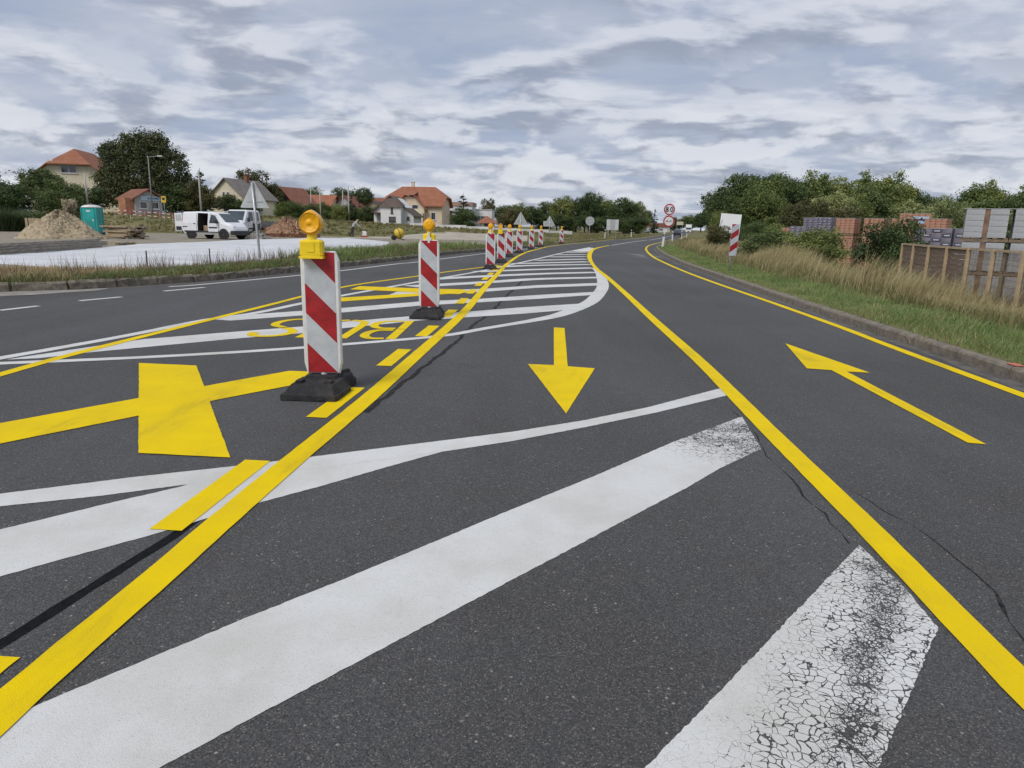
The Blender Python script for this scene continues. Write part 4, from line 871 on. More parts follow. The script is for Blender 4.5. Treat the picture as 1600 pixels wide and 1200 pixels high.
def delivery_van():
    t = thing('delivery_van', 'small white delivery van with side door and rear door open', 'van', (-20.75, 50.3, 0.14), R(-17))
    S = [(-2.08, half(0.80, 0.42, 0.60, 1.05, 1.66)), (-1.98, half(0.87, 0.34, 0.52, 1.05, 1.79)), (-0.75, half(0.91, 0.30, 0.46, 1.05, 1.83)), (-0.72, half(0.91, 0.30, 0.46, 1.05, 1.83)), (0.12, half(0.91, 0.30, 0.46, 1.05, 1.81)),
         (0.28, half(0.91, 0.30, 0.46, 1.05, 1.80)), (0.78, half(0.91, 0.30, 0.46, 1.05, 1.72)), (1.02, half(0.90, 0.30, 0.48, 1.05, 1.52, 0.88)), (1.42, half(0.89, 0.30, 0.5, 1.0, 1.16, 0.94)), (1.85, half(0.85, 0.32, 0.5, 0.86, 1.02, 0.93)), (2.06, half(0.76, 0.36, 0.5, 0.72, 0.86, 0.94)), (2.12, half(0.68, 0.42, 0.5, 0.62, 0.72, 0.96))]
    skip = {(3, 1), (3, 2), (5, 1), (5, 2)}          # open sliding door and open front door, right side
    loft(S, skip).build('body', M_VANW, t)
    MB().box((-0.3, 0.1, 0.50), (1.05, 1.5, 0.06)).box((-0.78, 0.0, 1.05), (0.04, 1.6, 1.1)).box((0.2, 0.25, 1.05), (0.05, 1.2, 1.1)).box((-0.3, 0.80, 1.05), (1.0, 0.03, 1.1)).build('cargo_bay', M_CABIN, t)
    MB().box((-0.35, -0.2, 0.72), (0.55, 0.5, 0.36)).build('crate', M_PLANK2, t)
    MB().box((0.55, -0.35, 0.75), (0.5, 0.5, 0.25)).box((0.34, -0.35, 1.15), (0.14, 0.48, 0.75)).build('seat', mat('seat_cloth', (0.07, 0.065, 0.075), 0.9, 0.2, 6), t)
    MB().box((0.5, 0.4, 0.62), (0.7, 0.9, 0.3)).build('cabin_floor', M_CABIN, t)
    g = MB().poly([(1.44, -0.72, 1.13), (1.44, 0.72, 1.13), (0.84, 0.64, 1.67), (0.84, -0.64, 1.67)]); g.v = [(x + 0.035, y, z + 0.035) for x, y, z in g.v]; g.build('windscreen', M_GLASS, t)
    MB().box((-0.3, -0.935, 0.50), (3.0, 0.02, 0.10)).build('sill_trim', M_TRIM, t)
    MB().box((-1.4, -0.918, 0.80), (1.1, 0.02, 0.07)).build('side_trim', M_TRIM, t)
    d = MB().add([(-1.86, -0.925, 0.55), (-0.80, -0.935, 0.52), (-0.80, -0.935, 1.05), (-1.86, -0.925, 1.05), (-1.86, -0.80, 1.70), (-0.80, -0.81, 1.74)], [(0, 1, 2, 3), (3, 2, 5, 4)]).build('sliding_door', M_VANW, t)
    MB().box((-0.95, -0.945, 1.02), (0.16, 0.02, 0.05)).build('handle', M_TRIM, d)
    # front door standing ajar
    fd = MB(); hx, hy = 0.98, -0.915; ang = R(-9)
    def dq(u, v, z): return (hx - u * math.cos(ang), hy + u * math.sin(ang) - v, z)
    fd.add([dq(0, 0, 0.5), dq(0.70, 0, 0.5), dq(0.70, 0, 1.06), dq(0, 0, 1.06), dq(0, 0.05, 0.5), dq(0.70, 0.05, 0.5), dq(0.70, 0.05, 1.06), dq(0, 0.05, 1.06)], [(0, 1, 2, 3), (7, 6, 5, 4), (0, 4, 5, 1), (1, 5, 6, 2), (3, 2, 6, 7), (0, 3, 7, 4)])
    fdo = fd.build('front_door', M_VANW, t)
    MB().tube(dq(0.68, 0.0, 1.06), dq(0.55, -0.10, 1.66), 0.03, n=6).tube(dq(0.55, -0.10, 1.66), dq(0.22, -0.10, 1.58), 0.03, n=6).tube(dq(0.22, -0.1, 1.58), dq(-0.12, 0, 1.08), 0.03, n=6).build('window_frame', M_VANW, fdo)
    MB().poly([dq(0.66, 0.01, 1.08), dq(0.54, -0.09, 1.62), dq(0.24, -0.09, 1.56), dq(-0.06, 0.01, 1.08)]).build('pane', M_GLASS, fdo)
    MB().box(dq(0.35, 0.065, 0.78), (0.6, 0.02, 0.08), -ang).build('door_trim', M_TRIM, fdo); MB().bbox(dq(0.05, 0.14, 1.15), (0.12, 0.2, 0.2), 0.02).build('mirror', M_TRIM, fdo)
    rd = MB().box((-2.40, -0.74, 1.10), (0.62, 0.05, 1.2)).build('rear_door', M_VANW, t); MB().box((-2.40, -0.77, 1.40), (0.44, 0.012, 0.42)).build('pane', mat('pale_door_glass', (0.45, 0.47, 0.48), 0.2, 0.1, 3), rd); MB().box((-2.40, -0.775, 0.68), (0.45, 0.02, 0.26)).build('door_trim', M_TRIM, rd)
    MB().bbox((2.02, 0, 0.44), (0.36, 1.72, 0.30), 0.05).build('front_bumper', M_TRIM, t); MB().bbox((-2.05, 0, 0.44), (0.2, 1.66, 0.22), 0.04).build('rear_bumper', M_TRIM, t)
    for s in (-1, 1): MB().box((1.96, s * 0.62, 0.78), (0.22, 0.24, 0.2)).build('headlight', mat('headlight_glass', (0.6, 0.62, 0.64), 0.1, 0.1, 8), t); MB().box((-2.07, s * 0.72, 1.15), (0.06, 0.13, 0.45)).build('tail_light', M_SIGNR, t)
    for x in (-1.28, 1.36):
        for y in (-0.82, 0.82):
            wheel(t, x, y)
            MB().lathe([(0.40, -0.004), (0.40, 0.004)], 24, 'Y', (x, 0.907 if y > 0 else -0.907, 0.33)).build('wheel_arch', M_TRIM, t)
    return t
delivery_van()
def crew_truck():
    t = thing('crew_cab_truck', 'white crew cab truck facing the viewer behind the delivery van', 'truck', (-22.6, 60.4, 0.14), R(-98))
    S = [(-1.25, half(0.93, 0.45, 0.62, 1.2, 2.05, 0.88)), (-1.15, half(0.96, 0.42, 0.6, 1.2, 2.12, 0.88)), (0.65, half(0.97, 0.42, 0.6, 1.2, 2.14, 0.88)), (0.85, half(0.97, 0.42, 0.6, 1.2, 2.08, 0.88)), (1.45, half(0.96, 0.42, 0.6, 1.15, 1.34, 0.93)), (1.75, half(0.93, 0.42, 0.6, 1.0, 1.18, 0.92)), (2.1, half(0.86, 0.45, 0.6, 0.85, 0.98, 0.94))]
    loft(S).build('cab', M_VANW, t)
    g = MB().poly([(1.50, -0.80, 1.30), (1.50, 0.80, 1.30), (0.90, 0.72, 2.02), (0.90, -0.72, 2.02)]); g.v = [(x + 0.03, y, z + 0.02) for x, y, z in g.v]; g.build('windscreen', M_GLASS, t)
    for x0, x1 in ((0.05, 0.95), (-0.95, -0.12)):
        for s in (-1, 1):
            q = MB().poly([(x0, s * 0.975, 1.26), (x1, s * 0.975, 1.26), (x1 - (0.36 if x1 > 0.5 else 0.05), s * 0.875, 1.98), (x0, s * 0.875, 1.98)]); q.build('side_window', M_GLASS, t)
            MB().box(((x0 + x1) / 2, s * 0.978, 0.92), (x1 - x0 - 0.06, 0.015, 0.5)).build('door', M_VANW, t)
            MB().box((x0 + 0.1, s * 0.992, 1.13), (0.14, 0.015, 0.05)).build('door_handle', M_TRIM, t)
            MB().box(((x0 + x1) / 2, s * 0.992, 0.66), (x1 - x0, 0.02, 0.10)).build('door_trim', M_TRIM, t)
    MB().bbox((2.05, 0, 0.50), (0.26, 1.85, 0.28), 0.04).build('front_bumper', M_TRIM, t); MB().box((2.06, 0, 0.80), (0.10, 0.9, 0.14)).build('grille', M_TRIM, t)
    for s in (-1, 1): MB().box((1.98, s * 0.66, 0.84), (0.22, 0.34, 0.18)).build('headlight', MATS['headlight_glass'], t); MB().bbox((1.15, s * 1.12, 1.35), (0.1, 0.2, 0.34), 0.02).build('mirror', M_TRIM, t)
    bed = MB().box((-2.55, 0, 0.80), (2.5, 2.0, 0.12)).build('cargo_bed', mat('grey_bed', (0.2, 0.2, 0.21), 0.6, 0.2, 3), t)
    for s in (-1, 1): MB().box((-2.55, s * 0.98, 1.05), (2.5, 0.04, 0.40)).build('side_board', MATS['grey_bed'], bed)
    MB().box((-2.3, 0, 0.62), (3.4, 0.8, 0.2)).build('chassis', M_TRIM, t)
    for x in (1.25, -2.5):
        for y in (-0.85, 0.85): wheel(t, x, y, 0.36, 0.24)
crew_truck()

# ------------------------------------------------------------------ worker with plate compactor, tipped barrow
def skin_body(name, m, root, joints, edges):
    me = bpy.data.meshes.new(name); me.from_pydata([j[:3] for j in joints], edges, []); me.materials.append(m)
    o = link(name, me, root)
    md = o.modifiers.new('skin', 'SKIN'); md.use_smooth_shade = True
    for i, j in enumerate(joints): me.skin_vertices[0].data[i].radius = (j[3] * 1.15, j[3] * 1.15)
    me.skin_vertices[0].data[0].use_root = True
    o.modifiers.new('sub', 'SUBSURF').levels = 1; o.modifiers['sub'].render_levels = 1
    return o
t = thing('person', 'person in a pale top and dark trousers bending over a machine on the site', 'person', (-14.75, 66.0, 0.14), R(10))
J = [(0, 0, 0.92, 0.13), (0.10, 0, 1.12, 0.14), (0.28, 0, 1.32, 0.16), (0.38, 0, 1.42, 0.06), (0.46, 0, 1.54, 0.085), (0.50, 0, 1.62, 0.075),
     (0.02, -0.10, 0.86, 0.10), (0.06, -0.13, 0.50, 0.07), (-0.04, -0.14, 0.10, 0.05), (0.10, -0.15, 0.04, 0.045), (0.0, 0.10, 0.86, 0.10), (-0.10, 0.13, 0.48, 0.07), (-0.28, 0.14, 0.12, 0.05), (-0.14, 0.15, 0.05, 0.045),
     (0.32, -0.19, 1.32, 0.065), (0.45, -0.22, 1.08, 0.05), (0.66, -0.20, 0.98, 0.035), (0.74, -0.19, 0.97, 0.03), (0.30, 0.19, 1.32, 0.065), (0.46, 0.23, 1.08, 0.05), (0.66, 0.20, 0.98, 0.035), (0.74, 0.19, 0.97, 0.03)]
Ed = [(0, 1), (1, 2), (2, 3), (3, 4), (4, 5), (0, 6), (6, 7), (7, 8), (8, 9), (0, 10), (10, 11), (11, 12), (12, 13), (2, 14), (14, 15), (15, 16), (16, 17), (2, 18), (18, 19), (19, 20), (20, 21)]
pm = bpy.data.materials.new('worker_clothes'); pm.use_nodes = True; tt = NT(pm.node_tree)
sp = tt.node('ShaderNodeSeparateXYZ'); tt.l.new(tt.node('ShaderNodeTexCoord').outputs['Object'], sp.inputs[0])
cc = tt.mix(tt.math('GREATER_THAN', sp.outputs[2], 0.95), (0.03, 0.032, 0.04), (0.38, 0.37, 0.38)); cc = tt.mix(tt.math('GREATER_THAN', sp.outputs[2], 1.455), cc, (0.42, 0.26, 0.19)); cc = tt.mix(tt.math('GREATER_THAN', sp.outputs[2], 1.60), cc, (0.05, 0.04, 0.035)); cc = tt.mix(tt.math('LESS_THAN', sp.outputs[2], 0.09), cc, (0.03, 0.025, 0.02))
tt.l.new(cc, tt.n['Principled BSDF'].inputs['Base Color']); tt.n['Principled BSDF'].inputs['Roughness'].default_value = 0.85
skin_body('body', pm, t, J, Ed)
t = thing('plate_compactor', 'small red and white plate compactor pushed by the worker', 'machine', (-13.75, 66.15, 0.14), R(10))
MB().prism([(-0.35, 0.06), (-0.28, 0.0), (0.28, 0.0), (0.38, 0.10), (0.3, 0.12), (-0.3, 0.12)], -0.24, 0.24, 'XZ').build('base_plate', mat('compactor_red', (0.40, 0.03, 0.03), 0.5, 0.2, 5), t)
MB().bbox((0.02, 0, 0.36), (0.42, 0.36, 0.38), 0.04).build('engine', M_WPL, t); MB().tube((-0.1, -0.18, 0.3), (-0.42, -0.18, 0.86), 0.02, n=6).tube((-0.1, 0.18, 0.3), (-0.42, 0.18, 0.86), 0.02, n=6).tube((-0.42, -0.2, 0.86), (-0.42, 0.2, 0.86), 0.02, n=6).build('handlebar', M_TRIM, t)
MB().lathe([(0.10, -0.13), (0.12, -0.1), (0.12, 0.1), (0.10, 0.13)], 12, 'Y', (0.18, 0, 0.56)).build('exhaust', M_TRIM, t)
t = thing('concrete_mixer', 'small yellow mixer with a raised handle standing on the site', 'machine', (-9.3, 57.8, 0.14), R(15))
M_MIX = mat('mixer_yellow', (0.68, 0.48, 0.03), 0.5, 0.15, 4, dirt=0.3)
dr = MB().lathe([(0.10, -0.36), (0.34, -0.26), (0.42, -0.02), (0.42, 0.10), (0.33, 0.28), (0.24, 0.38), (0.22, 0.38)], 18, 'X').build('drum', M_MIX, t, True, (0.05, 0, 0.52)); dr.rotation_euler = (0, R(-18), 0)
MB().lathe([(0.425, 0.0), (0.455, 0.02), (0.425, 0.05)], 18, 'X').build('gear_ring', M_TRIM, dr)
MB().lathe([(0.05, -0.05), (0.16, -0.05), (0.19, -0.02), (0.19, 0.02), (0.16, 0.05), (0.05, 0.05)], 16, 'Y', (-0.35, -0.3, 0.19)).build('wheel', M_TYRE, t); MB().lathe([(0.05, -0.05), (0.16, -0.05), (0.19, -0.02), (0.19, 0.02), (0.16, 0.05), (0.05, 0.05)], 16, 'Y', (-0.35, 0.3, 0.19)).build('wheel', M_TYRE, t)
MB().tube((-0.35, -0.3, 0.19), (-0.35, 0.3, 0.19), 0.025, n=6).tube((-0.35, 0, 0.19), (0.45, 0, 0.05), 0.03, n=6).tube((0.45, -0.25, 0.02), (0.45, 0.25, 0.02), 0.03, n=6).tube((-0.3, 0, 0.2), (-0.35, 0, 0.62), 0.03, n=6).build('frame', M_TRIM, t)
MB().tube((-0.30, -0.1, 0.55), (-0.85, -0.12, 1.05), 0.022, n=6).build('handle', M_PLANK2, t)

# stakes, barrier tape, poles, lamp
M_STAKE = mat('dark_stake', (0.07, 0.06, 0.05), 0.9, 0.2, 5)
for (x, y, h, lab, red) in [(-11.75, 15.6, 0.62, 'thin wooden stake with a red top in the left verge', True), (-9.0, 17.6, 0.50, 'short dark stake before the white sheeting, left one', False), (-8.0, 18.9, 0.52, 'short dark stake before the white sheeting, right one', False)]:
    t = thing('survey_stake', lab, 'stake', (x, y, gz(x, y)), 0, 'survey stakes in the left verge'); MB().box((0, 0, h / 2 - 0.1), (0.035, 0.035, h + 0.2), 0.4, 0.85).build('shaft', M_PLANK2 if red else M_STAKE, t)
    if red: MB().box((0, 0, h), (0.045, 0.045, 0.12), 0.4).build('painted_top', mat('stake_red', (0.45, 0.05, 0.06), 0.7, 0.1, 5), t)
t = thing('barrier_tape', 'red and white barrier tape strung between posts behind the site', 'barrier tape', (-40.5, 83, gz(-40.5, 83)))
px = [(-6.5, 2.5), (-4.2, 1.6), (-2.0, 0.6), (0.2, -0.4), (2.2, -1.6), (4.4, -3.0), (6.6, -4.6)]
zb = [gz(-40.5 + x, 83 + y) - gz(-40.5, 83) for x, y in px]
for (x, y), z in zip(px, zb): MB().tube((x, y, z - 0.2), (x, y, z + 1.05), 0.02, n=6).build('post', M_WPL, t)
for hgt in (0.95, 0.55):
    for i in range(len(px) - 1):
        for k in range(5):
            a, b = k / 5, (k + 1) / 5; L = lambda s: (px[i][0] + (px[i + 1][0] - px[i][0]) * s, px[i][1] + (px[i + 1][1] - px[i][1]) * s, zb[i] + (zb[i + 1] - zb[i]) * s + hgt - 0.12 * 4 * s * (1 - s))
            p0, p1 = L(a), L(b)
            MB().add([(p0[0], p0[1] - 0.04, p0[2]), (p1[0], p1[1] - 0.04, p1[2]), (p1[0], p1[1] - 0.04, p1[2] + 0.07), (p0[0], p0[1] - 0.04, p0[2] + 0.07)], [(0, 1, 2, 3)]).build('tape_band', (M_SIGNR, M_SIGNW)[k % 2], t)
def pole(label, x, y, h, r, m, arm=None, name='telegraph_pole', cat='pole', group='poles along the far street'):
    t = thing(name, label, cat, (x, y, gz(x, y)), 0, group); MB().tube((0, 0, -0.3), (0, 0, h), r, r * 0.65, n=10).build('shaft', m, t, True)
    if arm: MB().box((0, 0, h - 0.4), (arm, 0.1, 0.1)).build('cross_arm', m, t)
    return t
M_CONC = mat('pole_concrete', (0.40, 0.38, 0.35), 0.9, 0.12, 2); M_WOODP = mat('pole_wood', (0.13, 0.10, 0.075), 0.9, 0.2, 3)
pole('pale pole in front of the cream house left of the big tree', -52.7, 90, 4.9, 0.13, M_CONC)
pole('pale concrete pole left of the small spruce', -40.9, 95, 5.7, 0.14, M_CONC)
pole('pole rising from the hedge right of the dark brown roof', -38.0, 136, 6.0, 0.12, M_CONC, 1.5)
pole('pole in front of the long orange roof', -31.5, 118, 5.2, 0.12, M_CONC, 1.6)
pole('pole left of the small white house', -27.6, 121, 5.8, 0.13, M_CONC)
pole('slender pole between hedge and conifers', -30.2, 128, 5.4, 0.12, M_CONC)
t = pole('grey street lamp in front of the big dark tree', -45.75, 92, 7.1, 0.09, mat('lamp_post_grey', (0.24, 0.22, 0.21), 0.6, 0.1, 3), None, 'street_lamp', 'street lamp', None)
MB().tube((0, 0, 7.0), (1.3, 0, 7.15), 0.04, n=6).build('arm', MATS['lamp_post_grey'], t); MB().bbox((1.5, 0, 7.15), (0.6, 0.25, 0.12), 0.03).build('lamp_head', M_WPL, t)
t = thing('bus_stop_sign', 'small yellow bus stop sign on a post left of the van', 'road sign', (-42.3, 88, gz(-42.3, 88)))
post(t, 2.5, 0.04); MB().box((0, -0.06, 2.05), (0.55, 0.03, 0.75)).build('sign_plate', mat('sign_yellow', (0.72, 0.48, 0.05), 0.5, 0.08, 4), t); MB().box((0, -0.08, 2.12), (0.3, 0.012, 0.3)).build('symbol', M_BLACK, t)
# ------------------------------------------------------------------ houses
def tile_mat(name, c1, c2):
    m = bpy.data.materials.new(name); m.use_nodes = True; MATS[name] = m; t = NT(m.node_tree); b = t.n['Principled BSDF']
    oc = t.node('ShaderNodeTexCoord').outputs['Object']
    n = t.noise(oc, 0.9, 5, 0.6); n2 = t.noise(oc, 9, 3, 0.6)
    c = t.mix(t.ramp(n, 0.3, 0.7), c1, c2); c = t.mix(t.math('MULTIPLY', t.ramp(n2, 0.5, 0.8), 0.5), c, tuple(x * 0.5 for x in c1))
    t.l.new(c, b.inputs['Base Color']); b.inputs['Roughness'].default_value = 0.85
    wv = t.node('ShaderNodeTexWave'); t.l.new(oc, wv.inputs[0]); wv.inputs['Scale'].default_value = 2.0; wv.bands_direction = 'Y'
    bp = t.node('ShaderNodeBump'); bp.inputs['Strength'].default_value = 0.6; bp.inputs['Distance'].default_value = 0.05; t.l.new(wv.outputs[1], bp.inputs['Height']); t.l.new(bp.outputs[0], b.inputs['Normal'])
    return m
T_OR = tile_mat('orange_roof_tiles', (0.29, 0.105, 0.055), (0.35, 0.145, 0.082)); T_RB = tile_mat('red_brown_roof_tiles', (0.22, 0.085, 0.055), (0.27, 0.12, 0.075))
T_GR = tile_mat('grey_brown_roof_tiles', (0.19, 0.165, 0.15), (0.25, 0.22, 0.20)); T_DK = tile_mat('dark_brown_roof_tiles', (0.10, 0.075, 0.062), (0.14, 0.10, 0.08))
W_CR = mat('cream_render', (0.74, 0.67, 0.50), 0.9, 0.05, 1.2, dirt=0.12); W_WH = mat('white_render', (0.72, 0.71, 0.70), 0.9, 0.05, 1.2, dirt=0.12)
W_PE = mat('peach_render', (0.68, 0.56, 0.42), 0.9, 0.05, 1.2, dirt=0.1); W_GY = mat('grey_render', (0.48, 0.47, 0.46), 0.9, 0.08, 1.2, dirt=0.25)
M_FRAME = mat('window_frame_white', (0.68, 0.68, 0.67), 0.5, 0.04, 4); M_PANE = mat('window_pane', (0.045, 0.05, 0.06), 0.06, 0.3, 0.8, spec=0.9); M_DKWOOD = mat('dark_stained_wood', (0.06, 0.035, 0.025), 0.8, 0.3, 2)
def window(root, face, u, z, w_, h_, wd, dp, frame=M_FRAME, name='window'):
    """face f/b (front -y, back), l/r; u along the face, z sill height"""
    fr = MB(); t_ = 0.09
    def q(a, b, d):
        return {'f': (u + a, -dp / 2 - d, z + b), 'b': (u + a, dp / 2 + d, z + b), 'l': (-wd / 2 - d, u + a, z + b), 'r': (wd / 2 + d, u + a, z + b)}[face]
    def bar(a0, b0, a1, b1, d0, d1):
        c = [q(a, b, d) for d in (d0, d1) for a, b in ((a0, b0), (a1, b0), (a1, b1), (a0, b1))]
        fr.add(c, [(0, 1, 2, 3), (4, 5, 6, 7), (0, 1, 5, 4), (1, 2, 6, 5), (2, 3, 7, 6), (3, 0, 4, 7)])
    bar(-w_ / 2, 0, w_ / 2, t_, 0.01, 0.07); bar(-w_ / 2, h_ - t_, w_ / 2, h_, 0.01, 0.07); bar(-w_ / 2, t_, -w_ / 2 + t_, h_ - t_, 0.01, 0.07); bar(w_ / 2 - t_, t_, w_ / 2, h_ - t_, 0.01, 0.07)
    if w_ > 1.3: bar(-t_ / 2, t_, t_ / 2, h_ - t_, 0.01, 0.06)
    bar(-w_ / 2 - 0.08, -0.07, w_ / 2 + 0.08, 0.0, 0.01, 0.14)
    o = fr.build(name, frame, root); MB().poly([q(a, b, 0.03) for a, b in ((-w_ / 2 + 0.05, 0.05), (w_ / 2 - 0.05, 0.05), (w_ / 2 - 0.05, h_ - 0.05), (-w_ / 2 + 0.05, h_ - 0.05))]).build('pane', M_PANE, o)
    return o
def gable_house(name, label, loc, rz, wd, dp, hw, hr, wm, rm, wins=(), over=0.5, chim=None, clip=0.0, th=0.18, wall_l=None, group=None):
    """ridge runs along local y; gables face -y and +y; clip: height of a half hip at the gables; wall_l: asymmetric left eave height"""
    t = thing(name, label, 'house', loc, rz, group)
    hl = hw if wall_l is None else wall_l
    s = wd / 2; rise = hr - hw
    cut = clip * s / rise if rise else 0
    prof = [(-s, -0.5), (s, -0.5), (s, hw)] + ([(cut, hr - clip), (-cut, hr - clip)] if clip else [(0, hr)]) + [(-s, hl)]
    wl = MB().prism(prof, -dp / 2, dp / 2, 'XZ').build('wall', wm, t)
    L = dp / 2 + over; rf = MB()
    sl = rise / s
    for sd in (-1, 1):
        eh = (hw if sd > 0 else hl); sl_ = (hr - eh) / s; ex, ez = sd * (s + over), eh - over * sl_
        if clip:
            k = clip / sl_ if sl_ else 0
            top = [(sd * cut, -L, hr - clip), (0, -L + clip * 1.3, hr), (0, L - clip * 1.3, hr), (sd * cut, L, hr - clip)]
        else: top = [(0, -L, hr), (0, L, hr)]
        low = [(ex, L, ez), (ex, -L, ez)]
        P_ = top + low if True else None
        n = len(P_); vs = [(x, y, z + th) for x, y, z in P_] + [(x, y, z + 0.02) for x, y, z in P_]
        rf.add(vs, [tuple(range(n)), tuple(range(2 * n - 1, n - 1, -1))] + [(i, (i + 1) % n, n + (i + 1) % n, n + i) for i in range(n)])
    if clip:
        for e in (-1, 1):
            P_ = [(-cut, e * L, hr - clip), (cut, e * L, hr - clip), (0, e * (L - clip * 1.3), hr)]
            rf.add([(x, y, z + th) for x, y, z in P_] + [(x, y, z + 0.02) for x, y, z in P_], [(0, 1, 2), (5, 4, 3), (0, 1, 4, 3), (1, 2, 5, 4), (2, 0, 3, 5)])
    ro = rf.build('roof', rm, t)
    if chim: 
        MB().box((chim[0], chim[1], hr + chim[2] / 2 - 0.5), (0.6, 0.6, chim[2] + 1.0)).box((chim[0], chim[1], hr + chim[2] + 0.04), (0.75, 0.75, 0.08)).build('chimney', chim[3], ro)
    for f, u, z, w_, h_ in wins: window(t, f, u, z, w_, h_, wd, dp)
    return t
g = lambda x, y: gz(x, y)
# cream house, upper left
h = gable_house('detached_house', 'cream house with half hipped orange roof behind trees at far left', (-68.8, 118, g(-68.8, 118)), R(12), 12.5, 13, 4.6, 9.6, W_CR, T_OR, [('f', -0.2, 6.0, 2.2, 1.3), ('f', -3.2, 2.6, 1.3, 1.4), ('f', 3.2, 2.6, 1.3, 1.4)], 0.8, None, 2.4)
MB().bbox((-2.6, -6.75, 7.6), (0.95, 0.4, 0.7), 0.04).build('air_conditioner', M_WPL, h)
# kiosk
k = thing('roadside_kiosk', 'small kiosk with brown gable roof and pale blue name board left of the street lamp', 'kiosk', (-49.9, 97.5, g(-49.9, 97.5)), R(50))
MB().prism([(-1.75, -0.4), (1.75, -0.4), (1.75, 2.05), (0, 3.1), (-1.75, 2.05)], -2.2, 2.2, 'XZ').build('wall', W_GY, k)
rf = MB()
for sd in (-1, 1): rf.add([(0, -2.7, 3.2), (0, 2.7, 3.2), (sd * 2.25, 2.7, 1.85), (sd * 2.25, -2.7, 1.85), (0, -2.7, 3.35), (0, 2.7, 3.35), (sd * 2.25, 2.7, 2.0), (sd * 2.25, -2.7, 2.0)], [(0, 1, 2, 3), (4, 5, 6, 7), (0, 3, 7, 4), (2, 3, 7, 6), (1, 2, 6, 5)])
rf.build('roof', T_RB, k)
MB().box((-2.3, -0.9, 1.0), (1.1, 2.2, 2.2)).build('brick_annex', mat('salmon_brick', (0.40, 0.19, 0.11), 0.9, 0.2, 3), k)
bo = MB().box((0.35, -2.26, 2.1), (2.7, 0.08, 0.55)).build('name_board', mat('pale_blue_board', (0.50, 0.62, 0.74), 0.5, 0.06, 3), k)
for i, (x, w_) in enumerate(((-0.35, 0.18), (-0.12, 0.14), (0.1, 0.2), (0.36, 0.16), (0.6, 0.2), (0.84, 0.14))): MB().box((x + 0.3, -2.31, 2.1), (w_, 0.012, 0.2)).build('lettering', mat('board_blue', (0.05, 0.13, 0.32), 0.5, 0.1, 4), bo)
for u in (-0.7, 0.8): window(k, 'f', u, 0.75, 1.0, 0.95, 3.5, 4.4)
# grey roofed cream house
gable_house('detached_house', 'cream gabled house with grey brown roof above the vans', (-47.6, 128, g(-47.6, 128)), R(-14), 6.6, 9.5, 3.3, 6.3, W_CR, T_GR, [('f', -0.4, 3.4, 0.55, 0.8), ('f', 0.4, 3.4, 0.55, 0.8), ('f', 0, 0.9, 1.3, 1.3), ('r', 0, 1.0, 1.4, 1.2)], 0.45, (0.3, 0.8, 1.0, T_RB))
gable_house('detached_house', 'house with orange roof right of the leaning triangular sign', (-50.2, 147, g(-50.2, 147)), R(25), 6, 7, 3.2, 6.0, W_CR, T_OR, [('f', 0, 1.0, 1.3, 1.2)])
gable_house('detached_house', 'house with dark timber gable and red brown roof above the hedge', (-43.6, 143, g(-43.6, 143)), R(-22), 6.4, 6.0, 3.0, 6.0, M_DKWOOD, T_RB, [('f', 0, 1.2, 1.3, 1.2)], 0.7)
gable_house('detached_house', 'low house with a long orange roof behind the hedge', (-40.6, 152, g(-40.6, 152)), R(82), 7, 6.5, 2.7, 5.2, W_CR, T_OR, [('l', 0, 0.9, 1.2, 1.2)])
gable_house('detached_house', 'red roofed house left of the dark conifers', (-35.0, 156, g(-35, 156)), R(-10), 5.0, 8, 3.0, 5.4, W_GY, T_RB, [('f', 0, 1.2, 1.2, 1.2)])
gable_house('detached_house', 'red roofed house right of the dark conifers', (-30.6, 160, g(-30.6, 160)), R(60), 5.0, 7, 3.0, 5.4, W_GY, T_RB, [('f', 0, 1.2, 1.2, 1.2)])
h = gable_house('detached_house', 'tiny white gable with a round window left of the small white house', (-28.0, 150, g(-28, 150)), R(-4), 4.6, 8, 2.2, 4.4, W_CR, T_DK, [('f', -0.8, 0.8, 0.8, 1.0)])
MB().lathe([(0.38, 0), (0.38, 0.05)], 16, 'Y', (0, -4.06, 2.9)).build('round_window', M_PANE, h)
# small white house: asymmetric roof
h = thing('detached_house', 'small white two storey house with dark brown roof in front of the orange roofed one', 'house', (-19.9, 121, g(-19.9, 121)), R(-4))
MB().prism([(-3.3, -0.5), (3.3, -0.5), (3.3, 1.7), (0.3, 4.4), (-0.5, 4.55), (-3.3, 2.2)], -1.2, 4.5, 'XZ').build('wall', W_WH, h)
MB().prism([(-1.7, -0.5), (1.6, -0.5), (1.6, 2.95), (-1.7, 2.95)], -3.0, -1.2, 'XZ').build('bay', W_WH, h)
rf = MB()
for a, b, z0, z1 in ((-3.7, -0.5, 1.9, 4.6), (-0.5, 3.8, 4.6, 1.35)): rf.add([(a, -1.6, z0), (b, -1.6, z1), (b, 4.9, z1), (a, 4.9, z0), (a, -1.6, z0 + 0.16), (b, -1.6, z1 + 0.16), (b, 4.9, z1 + 0.16), (a, 4.9, z0 + 0.16)], [(0, 1, 2, 3), (4, 5, 6, 7), (0, 1, 5, 4), (2, 3, 7, 6), (1, 2, 6, 5), (3, 0, 4, 7)])
rf.add([(-1.95, -3.3, 2.85), (1.9, -3.3, 2.85), (1.9, -1.0, 3.2), (0.2, -1.0, 4.75), (-0.6, -1.0, 4.75), (-1.95, -1.0, 3.3)], [(0, 1, 3, 4), (1, 2, 3), (0, 4, 5)])
rf.build('roof', T_DK, h)
MB().box((-2.5, -1.75, 1.95), (1.5, 1.2, 0.14)).build('porch_roof', T_DK, h); MB().box((-2.3, -1.22, 0.8), (0.95, 0.06, 2.0)).build('door', mat('door_grey', (0.35, 0.32, 0.34), 0.6, 0.1, 3), h)
